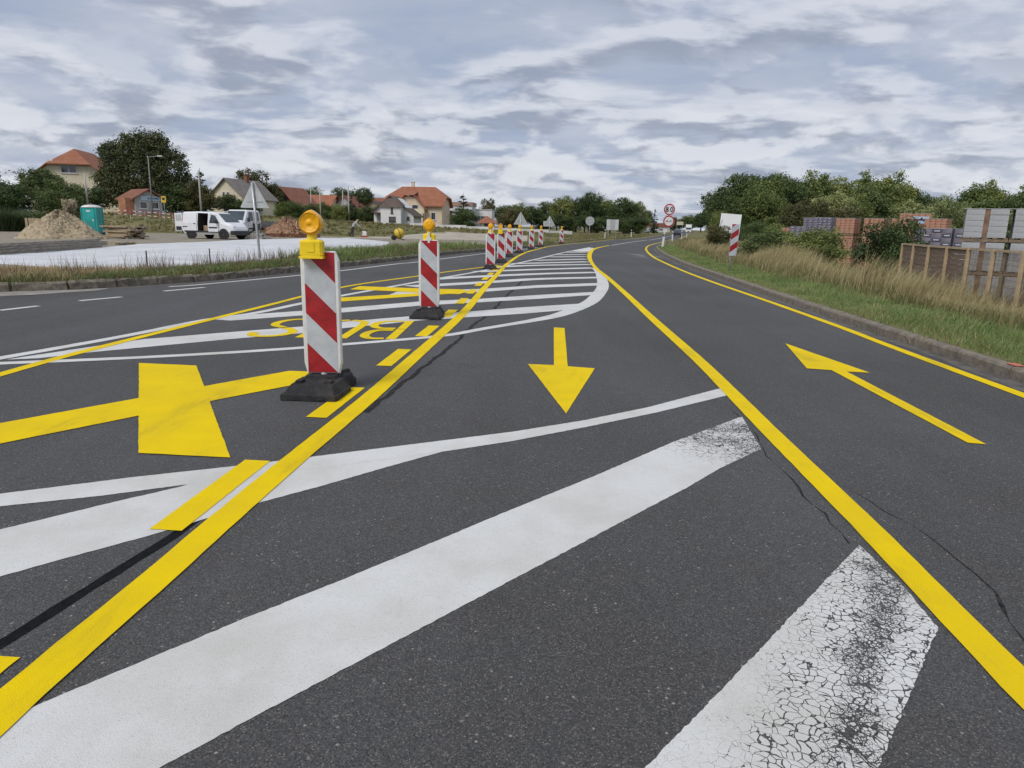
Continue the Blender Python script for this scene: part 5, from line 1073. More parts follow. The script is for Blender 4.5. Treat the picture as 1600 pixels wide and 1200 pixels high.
window(h, 'f', 0.15, 1.9, 0.35, 0.85, 6.6, 6.0, MATS['dark_stained_wood']); window(h, 'f', 0.2, 0.55, 1.1, 0.8, 6.6, 6.0, MATS['dark_stained_wood'])
window(h, 'f', 2.4, 0.9, 0.4, 0.5, 6.6, 2.4, MATS['dark_stained_wood'])
# large cream house with orange roof
h = gable_house('detached_house', 'large cream house with orange hipped roof and tall chimney', (-18.6, 141, g(-18.6, 141)), R(86), 9.0, 10.5, 4.0, 7.2, W_PE, T_OR, [], 0.6, (0.4, 1.2, 1.0, W_PE), 2.0)
w2 = MB().prism([(-2.7, -0.5), (2.7, -0.5), (2.7, 3.3), (0.9, 5.3), (-0.9, 5.3), (-2.7, 3.3)], 0, 3.5, 'XZ').build('gable_wing', W_PE, h); w2.rotation_euler = (0, 0, R(-88)); w2.location = (-5.6, 0.6, 0)
rf = MB()
for sd in (-1, 1): rf.add([(sd * 0.9, -0.6, 5.42), (sd * 0.9, 4.5, 5.42), (sd * 3.2, 4.5, 2.9), (sd * 3.2, -0.6, 2.9), (sd * 0.9, -0.6, 5.58), (sd * 0.9, 4.5, 5.58), (sd * 3.2, 4.5, 3.06), (sd * 3.2, -0.6, 3.06)], [(0, 1, 2, 3), (4, 5, 6, 7), (0, 3, 7, 4), (2, 3, 7, 6)])
rf.add([(-0.9, -0.6, 5.58), (0.9, -0.6, 5.58), (0.9, 4.5, 6.4), (-0.9, 4.5, 6.4)], [(0, 1, 2, 3)])
rf.build('wing_roof', T_OR, w2)
for u in (-1.0, 1.0): window(w2, 'f', u, 2.9, 1.2, 1.0, 5.4, 0.0)
window(w2, 'f', 0.0, 0.6, 2.6, 1.2, 5.4, 0.0, MATS['dark_stained_wood'])
ba = MB().box((0, -0.75, 2.3), (5.2, 1.4, 0.16)).box((0, -1.4, 2.75), (5.2, 0.08, 0.8)).build('balcony', W_CR, w2)
for u in (-2.5, 2.5): MB().box((u, -1.3, 1.1), (0.25, 0.25, 2.4)).build('pillar', W_CR, ba)
for u in (-3.6, 3.4): window(h, 'l', u, 1.2, 0.9, 1.4, 9.0, 10.5)
# modern block and annex
h = thing('flat_roofed_building', 'pale flat roofed building with a brown parapet right of the large cream house', 'building', (-12.3, 152, g(-12.3, 152)), R(-3))
MB().box((0, 0, 2.1), (7.4, 7, 4.6)).build('wall', mat('cool_white_render', (0.62, 0.64, 0.68), 0.9, 0.05, 1, dirt=0.1), h); MB().box((0, 0, 4.75), (7.7, 7.3, 0.75)).build('parapet', mat('parapet_brown', (0.33, 0.22, 0.18), 0.9, 0.15, 1.5), h)
for u, w_ in ((-0.8, 1.2), (2.0, 1.5)): window(h, 'f', u, 2.2, w_, 1.3, 7.4, 7)
MB().box((-1.2, -4.6, 0.6), (6.0, 2.2, 2.2)).build('annex', W_CR, h); MB().box((-1.2, -4.8, 1.95), (6.6, 3.0, 0.5)).build('terrace', mat('terrace_tan', (0.45, 0.33, 0.24), 0.9, 0.15, 1.5), h)
MB().box((-2.2, -5.72, 0.85), (1.6, 0.05, 0.7)).build('window', M_PANE, h)
h = thing('flat_roofed_building', 'white flat roofed building right of the dark spruce', 'building', (-7.6, 158, g(-7.6, 158)), R(-3))
MB().box((0, 0, 1.7), (5.6, 7, 4.4)).build('wall', W_WH, h); MB().box((0, 0, 3.98), (5.8, 7.2, 0.2)).build('roof_edge', W_GY, h); window(h, 'f', 0.4, 1.6, 2.4, 1.1, 5.6, 7)
h = thing('garden_pavilion', 'low pavilion with an orange pyramid roof beside the white building', 'pavilion', (-5.4, 140, g(-5.4, 140)), R(10))
MB().box((0, 0, 0.5), (2.6, 2.6, 1.4)).build('wall', W_WH, h); MB().add([(-1.9, -1.9, 1.2), (1.9, -1.9, 1.2), (1.9, 1.9, 1.2), (-1.9, 1.9, 1.2), (0, 0, 2.6)], [(0, 1, 4), (1, 2, 4), (2, 3, 4), (3, 0, 4), (3, 2, 1, 0)]).build('roof', T_OR, h)
MB().box((0, -1.32, 0.75), (1.5, 0.04, 0.7)).build('window', M_PANE, h)

# low white wall / barrier beyond the beacons
t = thing('low_barrier', 'long low white barrier beyond the beacons at the back of the site', 'barrier', (0, 0, 0))
M_BAR = mat('barrier_white', (0.60, 0.59, 0.56), 0.9, 0.1, 1.5, dirt=0.3)
pts = [(-15, 104), (-11, 104.5), (-7, 105), (-3, 106), (1, 107), (5, 108), (8.6, 110)]
for a, b in zip(pts, pts[1:]):
    d = Vector(b) - Vector(a); z = gz((a[0] + b[0]) / 2, (a[1] + b[1]) / 2)
    MB().prism([(-0.25, -0.3), (0.25, -0.3), (0.2, 0.15), (0.1, 0.55), (-0.1, 0.55), (-0.2, 0.15)], -d.length / 2 + 0.03, d.length / 2 - 0.03, 'XZ').build('barrier_segment', M_BAR, t, loc=((a[0] + b[0]) / 2, (a[1] + b[1]) / 2, z), rz=math.atan2(d.y, d.x) - math.pi / 2)

# parked and passing cars
def car(label, loc, rz, col, name='parked_car', group=None, k=1.0):
    t = thing(name, label, 'car', loc, rz, group); m = mat('car_paint_%d' % int(sum(col) * 1000), col, 0.25, 0.05, 2, spec=0.6)
    S = [(-2.0, half(0.74, 0.4, 0.55, 0.78, 0.9, 0.9)), (-1.85, half(0.82, 0.28, 0.45, 0.88, 1.0, 0.9)), (-1.45, half(0.86, 0.26, 0.42, 0.92, 1.36, 0.78)), (-0.5, half(0.87, 0.26, 0.42, 0.93, 1.47, 0.76)), (0.3, half(0.87, 0.26, 0.42, 0.92, 1.42, 0.76)), (1.0, half(0.86, 0.26, 0.42, 0.88, 1.0, 0.9)), (1.75, half(0.80, 0.28, 0.42, 0.76, 0.86, 0.9)), (2.0, half(0.70, 0.36, 0.45, 0.62, 0.7, 0.92))]
    loft(S).build('body', m, t)
    for s in (-1, 1): MB().poly([(-1.55, s * 0.88, 0.96), (0.75, s * 0.88, 0.95), (0.25, s * 0.71, 1.34), (-0.5, s * 0.70, 1.38), (-1.35, s * 0.72, 1.30)]).build('side_window', M_GLASS, t)
    MB().poly([(1.03, -0.7, 1.0), (1.03, 0.7, 1.0), (0.36, 0.6, 1.42), (0.36, -0.6, 1.42)]).build('windscreen', M_GLASS, t)
    for x in (-1.25, 1.25):
        for y in (-0.78, 0.78): wheel(t, x, y, 0.3, 0.18)
    return t
car('silver car parked on the far street left of the yellow lamp', (-38.9, 131, g(-38.9, 131)), R(4), (0.45, 0.46, 0.48))
car('white car parked behind the silver one near the hedge', (-33.6, 133, g(-33.6, 133)), R(-6), (0.62, 0.62, 0.63))
car('dark car in the grass left of the bend', (35.2, 215, gz(35.2, 215)), R(15), (0.03, 0.03, 0.035), 'distant_car')
car('grey car in the grass left of the bend', (38.6, 219, gz(38.6, 219)), R(15), (0.30, 0.32, 0.33), 'distant_car')
car('dark car far along the road beside the delineator post', (33.5, 150, 0.0), R(250), (0.02, 0.022, 0.03), 'distant_car')
car('distant car on the road left of the white truck', (52.5, 232, 0.0), R(256), (0.10, 0.11, 0.13), 'distant_car')
t = thing('box_truck', 'white box truck far away at the end of the road', 'truck', (71.5, 300, 0), R(256))
MB().bbox((-1.2, 0, 2.2), (5.2, 2.4, 2.6), 0.05).build('cargo_box', M_SIGNW, t); MB().bbox((2.4, 0, 1.4), (1.8, 2.2, 2.0), 0.1).build('cab', M_SIGNW, t); MB().box((3.32, 0, 1.9), (0.03, 1.9, 0.8)).build('windscreen', M_GLASS, t); MB().box((0, 0, 0.7), (6.8, 1.0, 0.3)).build('chassis', M_TRIM, t)
for x in (2.3, -2.2):
    for y in (-0.95, 0.95): wheel(t, x, y, 0.45, 0.3)
t = thing('overhead_sign', 'pale board above the road end behind the truck', 'road sign', (84, 372, 0), R(12))
for s in (-1, 1): MB().tube((s * 1.6, 0, -0.3), (s * 1.6, 0, 5.2), 0.1, n=8).build('leg', M_GALV, t)
MB().box((0, -0.15, 4.5), (3.6, 0.1, 1.7)).build('sign_plate', mat('pale_yellow_board', (0.62, 0.58, 0.42), 0.6, 0.05, 3), t)
t = thing('low_building', 'long low pale building far off beside the road end', 'building', (60, 330, gz(60, 330)), R(8))
MB().prism([(-9, -0.5), (9, -0.5), (9, 2.2), (-9, 2.2)], -4, 4, 'XZ').build('wall', W_WH, t); MB().prism([(-9.4, 2.2), (9.4, 2.2), (8, 3.9), (-8, 3.9)], -4.4, 4.4, 'XZ').build('roof', T_RB, t)
for u in (-5, 0, 5): window(t, 'f', u, 0.6, 1.8, 1.0, 18, 8)
# ------------------------------------------------------------------ trees
L_DARK = leaf_mat('leaves_dark', (0.036, 0.059, 0.021), (0.082, 0.121, 0.038), (0.173, 0.209, 0.073))
L_MID = leaf_mat('leaves_mid', (0.071, 0.102, 0.031), (0.167, 0.210, 0.059), (0.336, 0.352, 0.109))
L_PALE = leaf_mat('leaves_pale', (0.128, 0.154, 0.065), (0.270, 0.310, 0.125), (0.479, 0.492, 0.221))
L_BROWN = leaf_mat('leaves_brownish', (0.052, 0.060, 0.022), (0.116, 0.115, 0.045), (0.228, 0.197, 0.078))
L_CON = leaf_mat('needles', (0.010, 0.022, 0.012), (0.023, 0.042, 0.019), (0.046, 0.072, 0.033), 0.1)
M_BARK = mat('bark', (0.085, 0.065, 0.048), 0.95, 0.3, 4, 0.8, 20)
def leaves(rg, lobes, n, size, clump, per=26, hollow=0.35, flat=0.8):
    """many leaf-sized quads gathered in clumps through the crown's volume"""
    wts = np.array([l[3] * l[4] * l[5] for l in lobes]) ** 0.67; wts /= wts.sum()
    nc = max(1, n // per); idx = rg.choice(len(lobes), nc, p=wts); Lb = np.array([l[:6] for l in lobes])[idx]
    d = rg.normal(0, 1, (nc, 3)); d /= np.linalg.norm(d, axis=1, keepdims=True)
    r = hollow + (1.03 - hollow) * rg.random(nc) ** 0.6
    cc = Lb[:, :3] + d * Lb[:, 3:6] * r[:, None]
    cs = clump * rg.uniform(0.55, 1.35, nc)
    cc = np.repeat(cc, per, 0); cs = np.repeat(cs, per)
    dd = rg.normal(0, 1, (len(cc), 3)); ctr = cc + dd * cs[:, None] * np.array([0.55, 0.55, 0.55 * flat])
    nrm = dd + rg.normal(0, 0.8, dd.shape) + np.array([0, 0, 0.6]); nrm /= np.linalg.norm(nrm, axis=1, keepdims=True)
    a = np.cross(nrm, rg.normal(0, 1, nrm.shape)); a /= np.linalg.norm(a, axis=1, keepdims=True) + 1e-9; b = np.cross(nrm, a)
    s = size * rg.uniform(0.6, 1.35, len(ctr))[:, None]
    v = np.stack([ctr - a * s * 0.5, ctr + b * s * 0.33 - a * s * 0.05, ctr + a * s * 0.55, ctr - b * s * 0.33 + a * s * 0.05], 1).reshape(-1, 3)
    return v, np.arange(len(v)).reshape(-1, 4)
def trunk(mb, h, r, rg, limbs, spread):
    mb.tube((0, 0, -0.3), (0.05, 0, h * 0.5), r, r * 0.72, n=9, cap=False); mb.tube((0.05, 0, h * 0.5), (0.1, 0.05, h), r * 0.72, r * 0.3, n=8)
    for i in range(limbs):
        a = 2 * math.pi * i / limbs + rg.uniform(-0.4, 0.4); z0 = h * rg.uniform(0.32, 0.7); L = spread * rg.uniform(0.5, 0.9)
        p0 = Vector((0.03, 0, z0)); p1 = p0 + Vector((math.cos(a) * L * 0.5, math.sin(a) * L * 0.5, h * 0.16)); p2 = p1 + Vector((math.cos(a + 0.2) * L * 0.5, math.sin(a + 0.2) * L * 0.5, h * 0.2))
        mb.tube(p0, p1, r * 0.38, r * 0.24, n=6, cap=False); mb.tube(p1, p2, r * 0.24, r * 0.08, n=5)
def lobes_round(rg, h, w_, base=0.25, n=9):
    out = [(0, 0, h * (base + 0.38), w_ * 0.33, w_ * 0.33, h * 0.33)]
    for i in range(n):
        a = 2.4 * i + rg.uniform(-0.4, 0.4); z = base + 0.12 + (0.74 - base * 0.75) * (i + 0.5) / n; k = math.sin(math.pi * min(1, max(0.12, (z - base + 0.1) / (1.05 - base)))) ** 0.6
        rr = w_ * 0.30 * k; out.append((math.cos(a) * rr, math.sin(a) * rr, h * z, w_ * 0.22 * rg.uniform(0.8, 1.2), w_ * 0.22 * rg.uniform(0.8, 1.2), h * 0.14 * rg.uniform(0.8, 1.2)))
    return out
def make_tree(name, kind, m, seed, h, w_, n, size, clump, base=0.22):
    rg = np.random.default_rng(seed); pr = random.Random(seed)
    t = thing(name, 'tree', 'tree'); mb = MB()
    if kind == 'conifer':
        mb.tube((0, 0, -0.3), (0, 0, h * 0.97), w_ * 0.045, 0.02, n=8); lob = []
        for i in range(13):
            z = 0.06 + 0.9 * i / 12; rr = w_ * 0.5 * (1 - z) ** 0.85 + 0.05
            for q in range(max(3, int(9 * (1 - z)))):
                a = 2.4 * (i * 5 + q) + pr.uniform(0, 1); lob.append((math.cos(a) * rr * 0.55, math.sin(a) * rr * 0.55, h * z, rr * 0.5, rr * 0.5, h * 0.035))
        v, f = leaves(rg, lob, n, size, clump, 40, 0.3, 0.5)
    else:
        trunk(mb, h * 0.78, max(0.12, w_ * 0.035), pr, 7, w_ * 0.55); v, f = leaves(rg, lobes_round(pr, h, w_, base), n, size, clump)
    mb.build('trunk', M_BARK, t); link('crown', np_mesh('crown', v, f, m), t)
    return t
protos = {
 'oak': make_tree('broadleaf_tree', 'r', L_DARK, 1, 9, 8, 12000, 0.27, 0.60), 'oak2': make_tree('broadleaf_tree', 'r', L_MID, 2, 9, 7, 12000, 0.27, 0.6),
 'ash': make_tree('broadleaf_tree', 'r', L_MID, 3, 10, 5.5, 11000, 0.27, 0.55, 0.10), 'willow': make_tree('broadleaf_tree', 'r', L_PALE, 4, 8, 7, 12000, 0.25, 0.55, 0.0),
 'brown': make_tree('broadleaf_tree', 'r', L_BROWN, 5, 8, 7, 11000, 0.27, 0.6, 0.08), 'shrub': make_tree('leafy_shrub', 'r', L_MID, 6, 3, 3.4, 9000, 0.12, 0.32, 0.0),
 'dshrub': make_tree('leafy_shrub', 'r', L_DARK, 7, 3, 3.6, 10000, 0.12, 0.32, 0.0), 'spruce': make_tree('spruce_tree', 'conifer', L_CON, 8, 9, 4, 6000, 0.24, 0.28)}
used = set()
def plant(kind, x, y, h, w_, label, group=None, cat='tree', rz=None, z=None):
    src = protos[kind]; o = src if kind not in used else copy_tree(src); used.add(kind)
    H0, W0 = {'oak': (9, 8), 'oak2': (9, 7), 'ash': (10, 5.5), 'willow': (8, 7), 'brown': (8, 7), 'shrub': (3, 3.4), 'dshrub': (3, 3.6), 'spruce': (9, 4)}[kind]
    o.location = (x, y, gz(x, y) if z is None else z); o.scale = (w_ / W0, w_ / W0, h / H0); o.rotation_euler = (0, 0, (x * 1.7 + y * 0.9) % 6.28 if rz is None else rz)
    tag(o, label, cat, group); return o
# the big walnut beside the kiosk: its own shape
big = thing('broadleaf_tree', 'huge dark broadleaf tree behind the kiosk and street lamp', 'tree', (-53.9, 107, gz(-53.9, 107)))
rgb = np.random.default_rng(21); pr = random.Random(21); mb = MB(); trunk(mb, 9.0, 0.45, pr, 10, 8.0); mb.build('trunk', M_BARK, big)
lob = [(0.5, 0, 8.6, 3.4, 3.2, 3.2), (-3.6, 0, 7.6, 2.6, 2.6, 2.6), (3.6, 0, 6.6, 2.6, 2.6, 3.4), (-5.0, 0, 4.9, 2.2, 2.4, 2.2), (5.6, 0, 3.8, 1.6, 2.0, 2.8), (0, -2, 5.0, 4.4, 2.4, 3.2), (2.0, 0, 10.0, 1.7, 1.7, 1.9), (-1.4, 0, 10.2, 1.8, 1.8, 1.5), (-4.8, 0.4, 8.8, 1.5, 1.5, 1.4), (3.0, -1.5, 3.4, 3.2, 2, 2.4), (-3.4, -1.0, 2.9, 3.2, 2, 1.8), (6.6, 0, 2.4, 1.2, 1.6, 1.9)]
v, f = leaves(rgb, lob, 50000, 0.27, 0.62); link('crown', np_mesh('crown', v, f, leaf_mat('leaves_walnut', (0.031, 0.045, 0.020), (0.085, 0.103, 0.039), (0.184, 0.182, 0.073))), big)

G1 = 'trees and bushes round the houses'
for i, (x, y, h, w_) in enumerate([(-70.5, 84, 5.6, 8), (-63.5, 81, 4.8, 7.5), (-57.5, 83, 4.2, 6), (-52.5, 84, 3.4, 5)]): plant('dshrub', x, y, h, w_, 'dark bush in the thicket left of the pale pole, %s' % ('at the picture edge', 'second from the left', 'third from the left', 'nearest the pole')[i], G1, 'bush')
plant('oak', -62.5, 96, 5.6, 7, 'dark tree in front of the cream house', G1); plant('oak', -72, 95, 7.6, 8, 'dark tree at the far left edge of the picture', G1); plant('dshrub', -67.5, 92, 5.2, 7, 'dense dark bush below the tree at the far left edge', G1, 'bush')
plant('oak', -78, 104, 8.4, 8, 'tallest of the dark trees left of the cream house', G1); plant('dshrub', -55.5, 89, 4.6, 5.5, 'dark bush between cream house and pale pole', G1, 'bush'); plant('dshrub', -62.5, 88, 4.2, 5.5, 'dark bush behind the pampas plumes', G1, 'bush')
plant('dshrub', -48.0, 72, 1.9, 4.5, 'low shrub left of the gravel heap', G1, 'bush'); plant('shrub', -40.6, 52.5, 1.7, 4.0, 'low green shrub at the left edge behind the gravel heap', G1, 'bush')
plant('dshrub', -59.5, 101, 4.0, 7, 'dark bush under the left side of the huge tree', G1, 'bush'); plant('dshrub', -48.5, 104, 4.4, 7, 'dark bush under the right side of the huge tree', G1, 'bush'); plant('dshrub', -75, 88, 5.4, 9, 'broad dark bush at the left picture edge', G1, 'bush'); plant('brown', -45.0, 104, 5.2, 5, 'brownish tree at the right foot of the huge dark tree', G1)
plant('spruce', -50.6, 118, 7.8, 5.2, 'single dark spruce left of the grey roofed house', G1)
plant('oak', -44.0, 112, 3.4, 4.6, 'rounded green bush in front of the spruce', G1, 'bush'); plant('dshrub', -41.5, 113, 3.0, 4.4, 'rounded green bush below the grey roofed house', G1, 'bush')
plant('brown', -49.0, 138, 9.2, 8.6, 'tall loose tree behind the leaning triangular sign', G1); plant('brown', -45.4, 139, 6.8, 4.6, 'brownish tree right of the leaning triangular sign', G1)
for i in range(13):
    x = -38.5 + i * 1.55; y = 121 + (i % 3) * 1.1
    plant(('shrub', 'dshrub')[i % 2], x, y, 3.0 + 0.35 * math.sin(i * 2.1), 3.3, 'clipped green bush in the hedge row in front of the far street', 'hedge bushes in front of the far street', 'bush')
plant('oak2', -44.6, 160, 7.0, 5.5, 'small green tree behind the dark timber gable', G1); plant('oak', -37.5, 158, 7.3, 6, 'rounded tree behind the long orange roof', G1); plant('oak', -33.6, 160, 7.6, 7, 'larger rounded tree right of the long orange roof', G1)
plant('spruce', -33.2, 148, 6.0, 2.2, 'left one of the two narrow dark conifers between the red roofs', G1); plant('spruce', -31.4, 147, 6.3, 2.2, 'right one of the two narrow dark conifers between the red roofs', G1)
plant('spruce', -9.0, 126, 6.2, 5.0, 'dark spruce between the two flat roofed buildings', G1); plant('dshrub', -8.3, 117, 3.6, 5.2, 'broad dark bush below the spruce between the flat roofed buildings', G1, 'bush'); plant('brown', -6.5, 172, 7.2, 4.5, 'loose tree behind the white flat roofed building', G1)
G2 = 'trees behind the beacons'
for i, (x, y, h, w_) in enumerate([(-2.6, 165, 5.4, 6), (-1.2, 150, 4.6, 6), (4.0, 178, 5.8, 6), (0.5, 172, 6.0, 6)]): plant(('oak', 'brown', 'oak', 'oak2')[i], x, y, h, w_, ['rounded tree behind the third beacon of the far row', 'low bushy tree behind the first beacons of the far row', 'dark tree left of the farther triangular sign back', 'tree just behind the middle triangular sign back'][i], G2)
for i, (x, y, h, w_) in enumerate([(8.2, 190, 7.4, 6.5), (12.0, 186, 8.6, 7), (16.0, 192, 8.8, 7), (19.6, 188, 10.2, 7.5), (24, 194, 8.8, 7.5), (28, 188, 9.0, 8), (31.6, 190, 8.4, 7)]):
    plant(('oak', 'oak2', 'oak', 'oak', 'oak2', 'oak', 'willow')[i], x, y, h, w_, 'tree in the dark clump behind the round sign back', 'dark clump left of the bend')
for i in range(8): plant(('dshrub', 'oak')[i % 2], 7 + 3.4 * i, 180 + (i % 3) * 2, 4.2, 6, 'undergrowth bush at the foot of the dark clump', 'undergrowth of the dark clump', 'bush')
plant('spruce', 37.5, 196, 7.2, 2.6, 'small dark conifer at the right end of the clump left of the bend', None)
for i in range(10): plant(('oak', 'brown', 'oak2')[i % 3], 52 + 6.5 * i + (9 if i > 3 else 0), 370 + (i * 37) % 40, 8 + (i * 13) % 4, 11, 'hazy distant tree at the far end of the road', 'distant trees at the road end')
# woodland on the right
wood = [('oak', 27.0, 96, 6.8, 6), ('oak', 25.6, 90, 5.4, 5.4), ('oak', 30.5, 99, 9.0, 7), ('oak2', 30.5, 92, 7.6, 6), ('ash', 34.5, 101, 9.6, 6), ('oak', 37.0, 106, 10.0, 7), ('oak', 40.5, 108, 9.6, 7), ('brown', 36.5, 90, 6.2, 5.5), ('ash', 44.5, 110, 10.4, 6.5),
        ('ash', 48.5, 111, 10.2, 6.5), ('oak2', 52, 112, 9.4, 7), ('ash', 55, 114, 10.6, 6), ('ash', 59, 114, 10.4, 6.5), ('oak', 62.5, 116, 9.2, 7), ('brown', 33.2, 86, 5.4, 5), ('brown', 38.5, 84, 5.2, 5.5), ('oak2', 46, 100, 7.0, 6), ('willow', 39.5, 92, 7.4, 6.4),
        ('willow', 58, 100, 7.6, 7), ('willow', 64.5, 106, 7.0, 6.5), ('oak', 66.5, 118, 8.0, 7), ('willow', 62, 92, 5.6, 8), ('ash', 71.5, 116, 10.0, 6.5), ('oak', 74.5, 110, 8.2, 7), ('ash', 68.5, 108, 7.8, 7), ('ash', 78.5, 112, 9.6, 6), ('willow', 71, 96, 6.6, 9), ('oak2', 82, 113, 9.8, 7), ('oak', 86, 114, 9.4, 8), ('willow', 80, 100, 7.2, 8), ('oak', 50, 104, 8.4, 7), ('oak', 42.5, 96, 6.6, 6), ('willow', 51.5, 94, 6.6, 7), ('oak', 90, 110, 9.4, 8), ('ash', 57, 119, 11.6, 7), ('oak2', 47, 115, 11.0, 8), ('oak', 41, 114, 10.8, 8), ('oak2', 61, 120, 11.4, 7), ('oak', 34, 108, 9.8, 8), ('oak2', 76, 118, 10.2, 8)]
for k_, x, y, h, w_ in wood:
    lab = {'oak': 'dark green tree in the woodland on the right', 'oak2': 'mid green bushy tree in the woodland on the right', 'ash': 'tall yellowish green tree in the woodland on the right', 'willow': 'pale grey green willow in the woodland on the right', 'brown': 'low brownish tree at the woodland edge on the right'}[k_]
    plant(k_, x, y, h, w_, lab, 'woodland right of the road')
for i in range(14): plant(('dshrub', 'shrub')[i % 2], 27 + i * 3.4, 82 + (i % 4) * 3 - i * 0.5, 3.2, 5.2, 'undergrowth bush along the woodland edge on the right', 'undergrowth along the woodland edge', 'bush')
plant('shrub', 21.0, 74, 3.4, 3.0, 'sparse pale shrub just left of the blank white board', None, 'bush')
plant('shrub', 12.6, 30.5, 1.95, 3.0, 'bright green shrub in front of the orange brick pallets', None, 'bush'); plant('dshrub', 11.3, 32.5, 1.5, 3.0, 'low dark bramble left of the bright green shrub', None, 'bush'); plant('shrub', 14.2, 34.5, 1.7, 2.6, 'low shrub right behind the bright green shrub', None, 'bush')
plant('dshrub', 12.65, 24.2, 2.5, 2.5, 'dark rounded bush at the left end of the wooden fence', None, 'bush'); plant('brown', 14.6, 52, 1.7, 2.4, 'low brownish shrub right of the blank white board', None, 'bush'); plant('shrub', 18.6, 52.5, 1.9, 3.2, 'low green shrub behind the hazard marker', None, 'bush')

# pampas grass at the far left
M_BLADE_G = leaf_mat('pampas_blades', (0.05, 0.075, 0.03), (0.09, 0.12, 0.05), (0.16, 0.18, 0.085), 0.2)
M_STRAW = leaf_mat('dry_straw', (0.228, 0.174, 0.084), (0.396, 0.318, 0.162), (0.552, 0.468, 0.264), 0.25, 0.8)
M_PLUME = leaf_mat('pampas_plume', (0.36, 0.30, 0.2), (0.5, 0.43, 0.3), (0.6, 0.54, 0.4), 0.3)
def blades(rg, x, y, z, h, wd, lean, curl=0.5):
    """curved grass blades, two segments each: arrays of equal length"""
    n = len(x); a = rg.uniform(0, 2 * np.pi, n); la = lean[0] + rg.normal(0, lean[2], n); lm = np.abs(lean[1] * (1 + rg.normal(0, 0.5, n)))
    dx, dy = np.cos(la) * lm * h, np.sin(la) * lm * h; sx, sy = np.cos(a) * wd / 2, np.sin(a) * wd / 2
    b0 = np.stack([x, y, z], 1); s = np.stack([sx, sy, np.zeros(n)], 1)
    m_ = b0 + np.stack([dx * 0.32, dy * 0.32, h * 0.58], 1); tp = b0 + np.stack([dx, dy, h * (1 - curl * 0.25 * np.clip(lm, 0, 1))], 1)
    v = np.stack([b0 - s, b0 + s, m_ - s * 0.8, m_ + s * 0.8, tp - s * 0.12, tp + s * 0.12], 1).reshape(-1, 3); o = np.arange(n)[:, None] * 6
    f = np.concatenate([o + np.array([[0, 1, 3, 2]]), o + np.array([[2, 3, 5, 4]])], 0)
    return v, f
def tussock(label, x, y, h, r, m, n, plume=0):
    rg = np.random.default_rng(int(abs(x) * 10)); t = thing('pampas_grass', label, 'plant', (x, y, gz(x, y)))
    a = rg.uniform(0, 2 * np.pi, n); rr = rg.random(n) * r * 0.35
    v, f = [], []; 
    parts = []
    for k in range(12):
        s = slice(k * n // 12, (k + 1) * n // 12); ang = 2 * np.pi * k / 12
        parts.append(blades(rg, np.cos(a[s]) * rr[s] + np.cos(ang) * r * 0.2, np.sin(a[s]) * rr[s] + np.sin(ang) * r * 0.2, np.zeros(s.stop - s.start), h * rg.uniform(0.6, 1.05, s.stop - s.start), 0.035, (ang, 0.55 * r / h, 0.35), 1.6))
    off = 0; V, F_ = [], []
    for pv, pf in parts: V.append(pv); F_.append(pf + off); off += len(pv)
    link('blades', np_mesh('blades', np.concatenate(V), np.concatenate(F_), m), t)
    if plume:
        lob = [(math.cos(q) * r * 0.25, math.sin(q) * r * 0.25, h * 1.25, 0.16, 0.16, 0.5) for q in [0.7 * i for i in range(plume)]]
        v, f = leaves(rg, lob, 2600, 0.12, 0.12, 30, 0.2, 2.2); link('plumes', np_mesh('plumes', v, f, M_PLUME), t)
        mb = MB(); [mb.tube((l[0] * 0.4, l[1] * 0.4, 0), (l[0], l[1], h * 1.3), 0.012, n=4) for l in lob]; mb.build('stalks', M_PLANK2, t)
tussock('broad green tussock of pampas grass at the far left', -43.5, 62, 2.3, 3.0, M_BLADE_G, 2600); tussock('pampas grass with pale plumes behind the gravel heap', -38.8, 63.5, 1.8, 1.6, M_STRAW if False else M_BLADE_G, 1500, 9)
t = thing('hay_crate', 'small pale wooden crate between the pampas tussocks', 'crate', (-39.0, 59, gz(-39, 59)))
for i in range(4): MB().box((-0.42 + 0.28 * i, -0.4, 0.6), (0.2, 0.03, 1.15)).build('slat', M_PLANK2, t)
MB().box((0, 0, 0.06), (1.1, 0.8, 0.1)).box((0, 0.38, 0.6), (1.1, 0.03, 1.1)).build('frame', M_PLANK2, t)
# ------------------------------------------------------------------ brick yard on the right
M_GBLK = mat('grey_concrete_block', (0.40, 0.41, 0.43), 0.9, 0.10, 5, 0.4, 40, dirt=0.15)
M_OBRK = mat('orange_hollow_brick', (0.40, 0.205, 0.14), 0.9, 0.16, 6, 0.4, 40)
M_STRAPB = mat('brown_packing', (0.22, 0.13, 0.085), 0.85, 0.2, 4)
M_PALL = mat('pallet_wood', (0.22, 0.16, 0.11), 0.9, 0.25, 4)
M_FILM = mat('grey_purple_wrap', (0.20, 0.185, 0.23), 0.35, 0.2, 3, spec=0.6); M_LOGO = mat('wrap_print_navy', (0.035, 0.04, 0.10), 0.4, 0.1, 5); M_FILMT = mat('pale_wrap_top', (0.55, 0.55, 0.57), 0.4, 0.1, 3)
M_PRINTW = mat('wrap_print_white', (0.5, 0.5, 0.53), 0.4, 0.05, 5)
YG = 'pallets of bricks and blocks in the yard'
def pallet_base(t, w_, d_):
    mb = MB()
    for i in range(3): mb.box((0, (-1 + i) * (d_ / 2 - 0.06), 0.04), (w_, 0.1, 0.08))
    for i in range(5): mb.box((-w_ / 2 + 0.07 + i * (w_ - 0.14) / 4, 0, 0.10), (0.11, d_, 0.035))
    mb.build('pallet', M_PALL, t)
_cache = {}
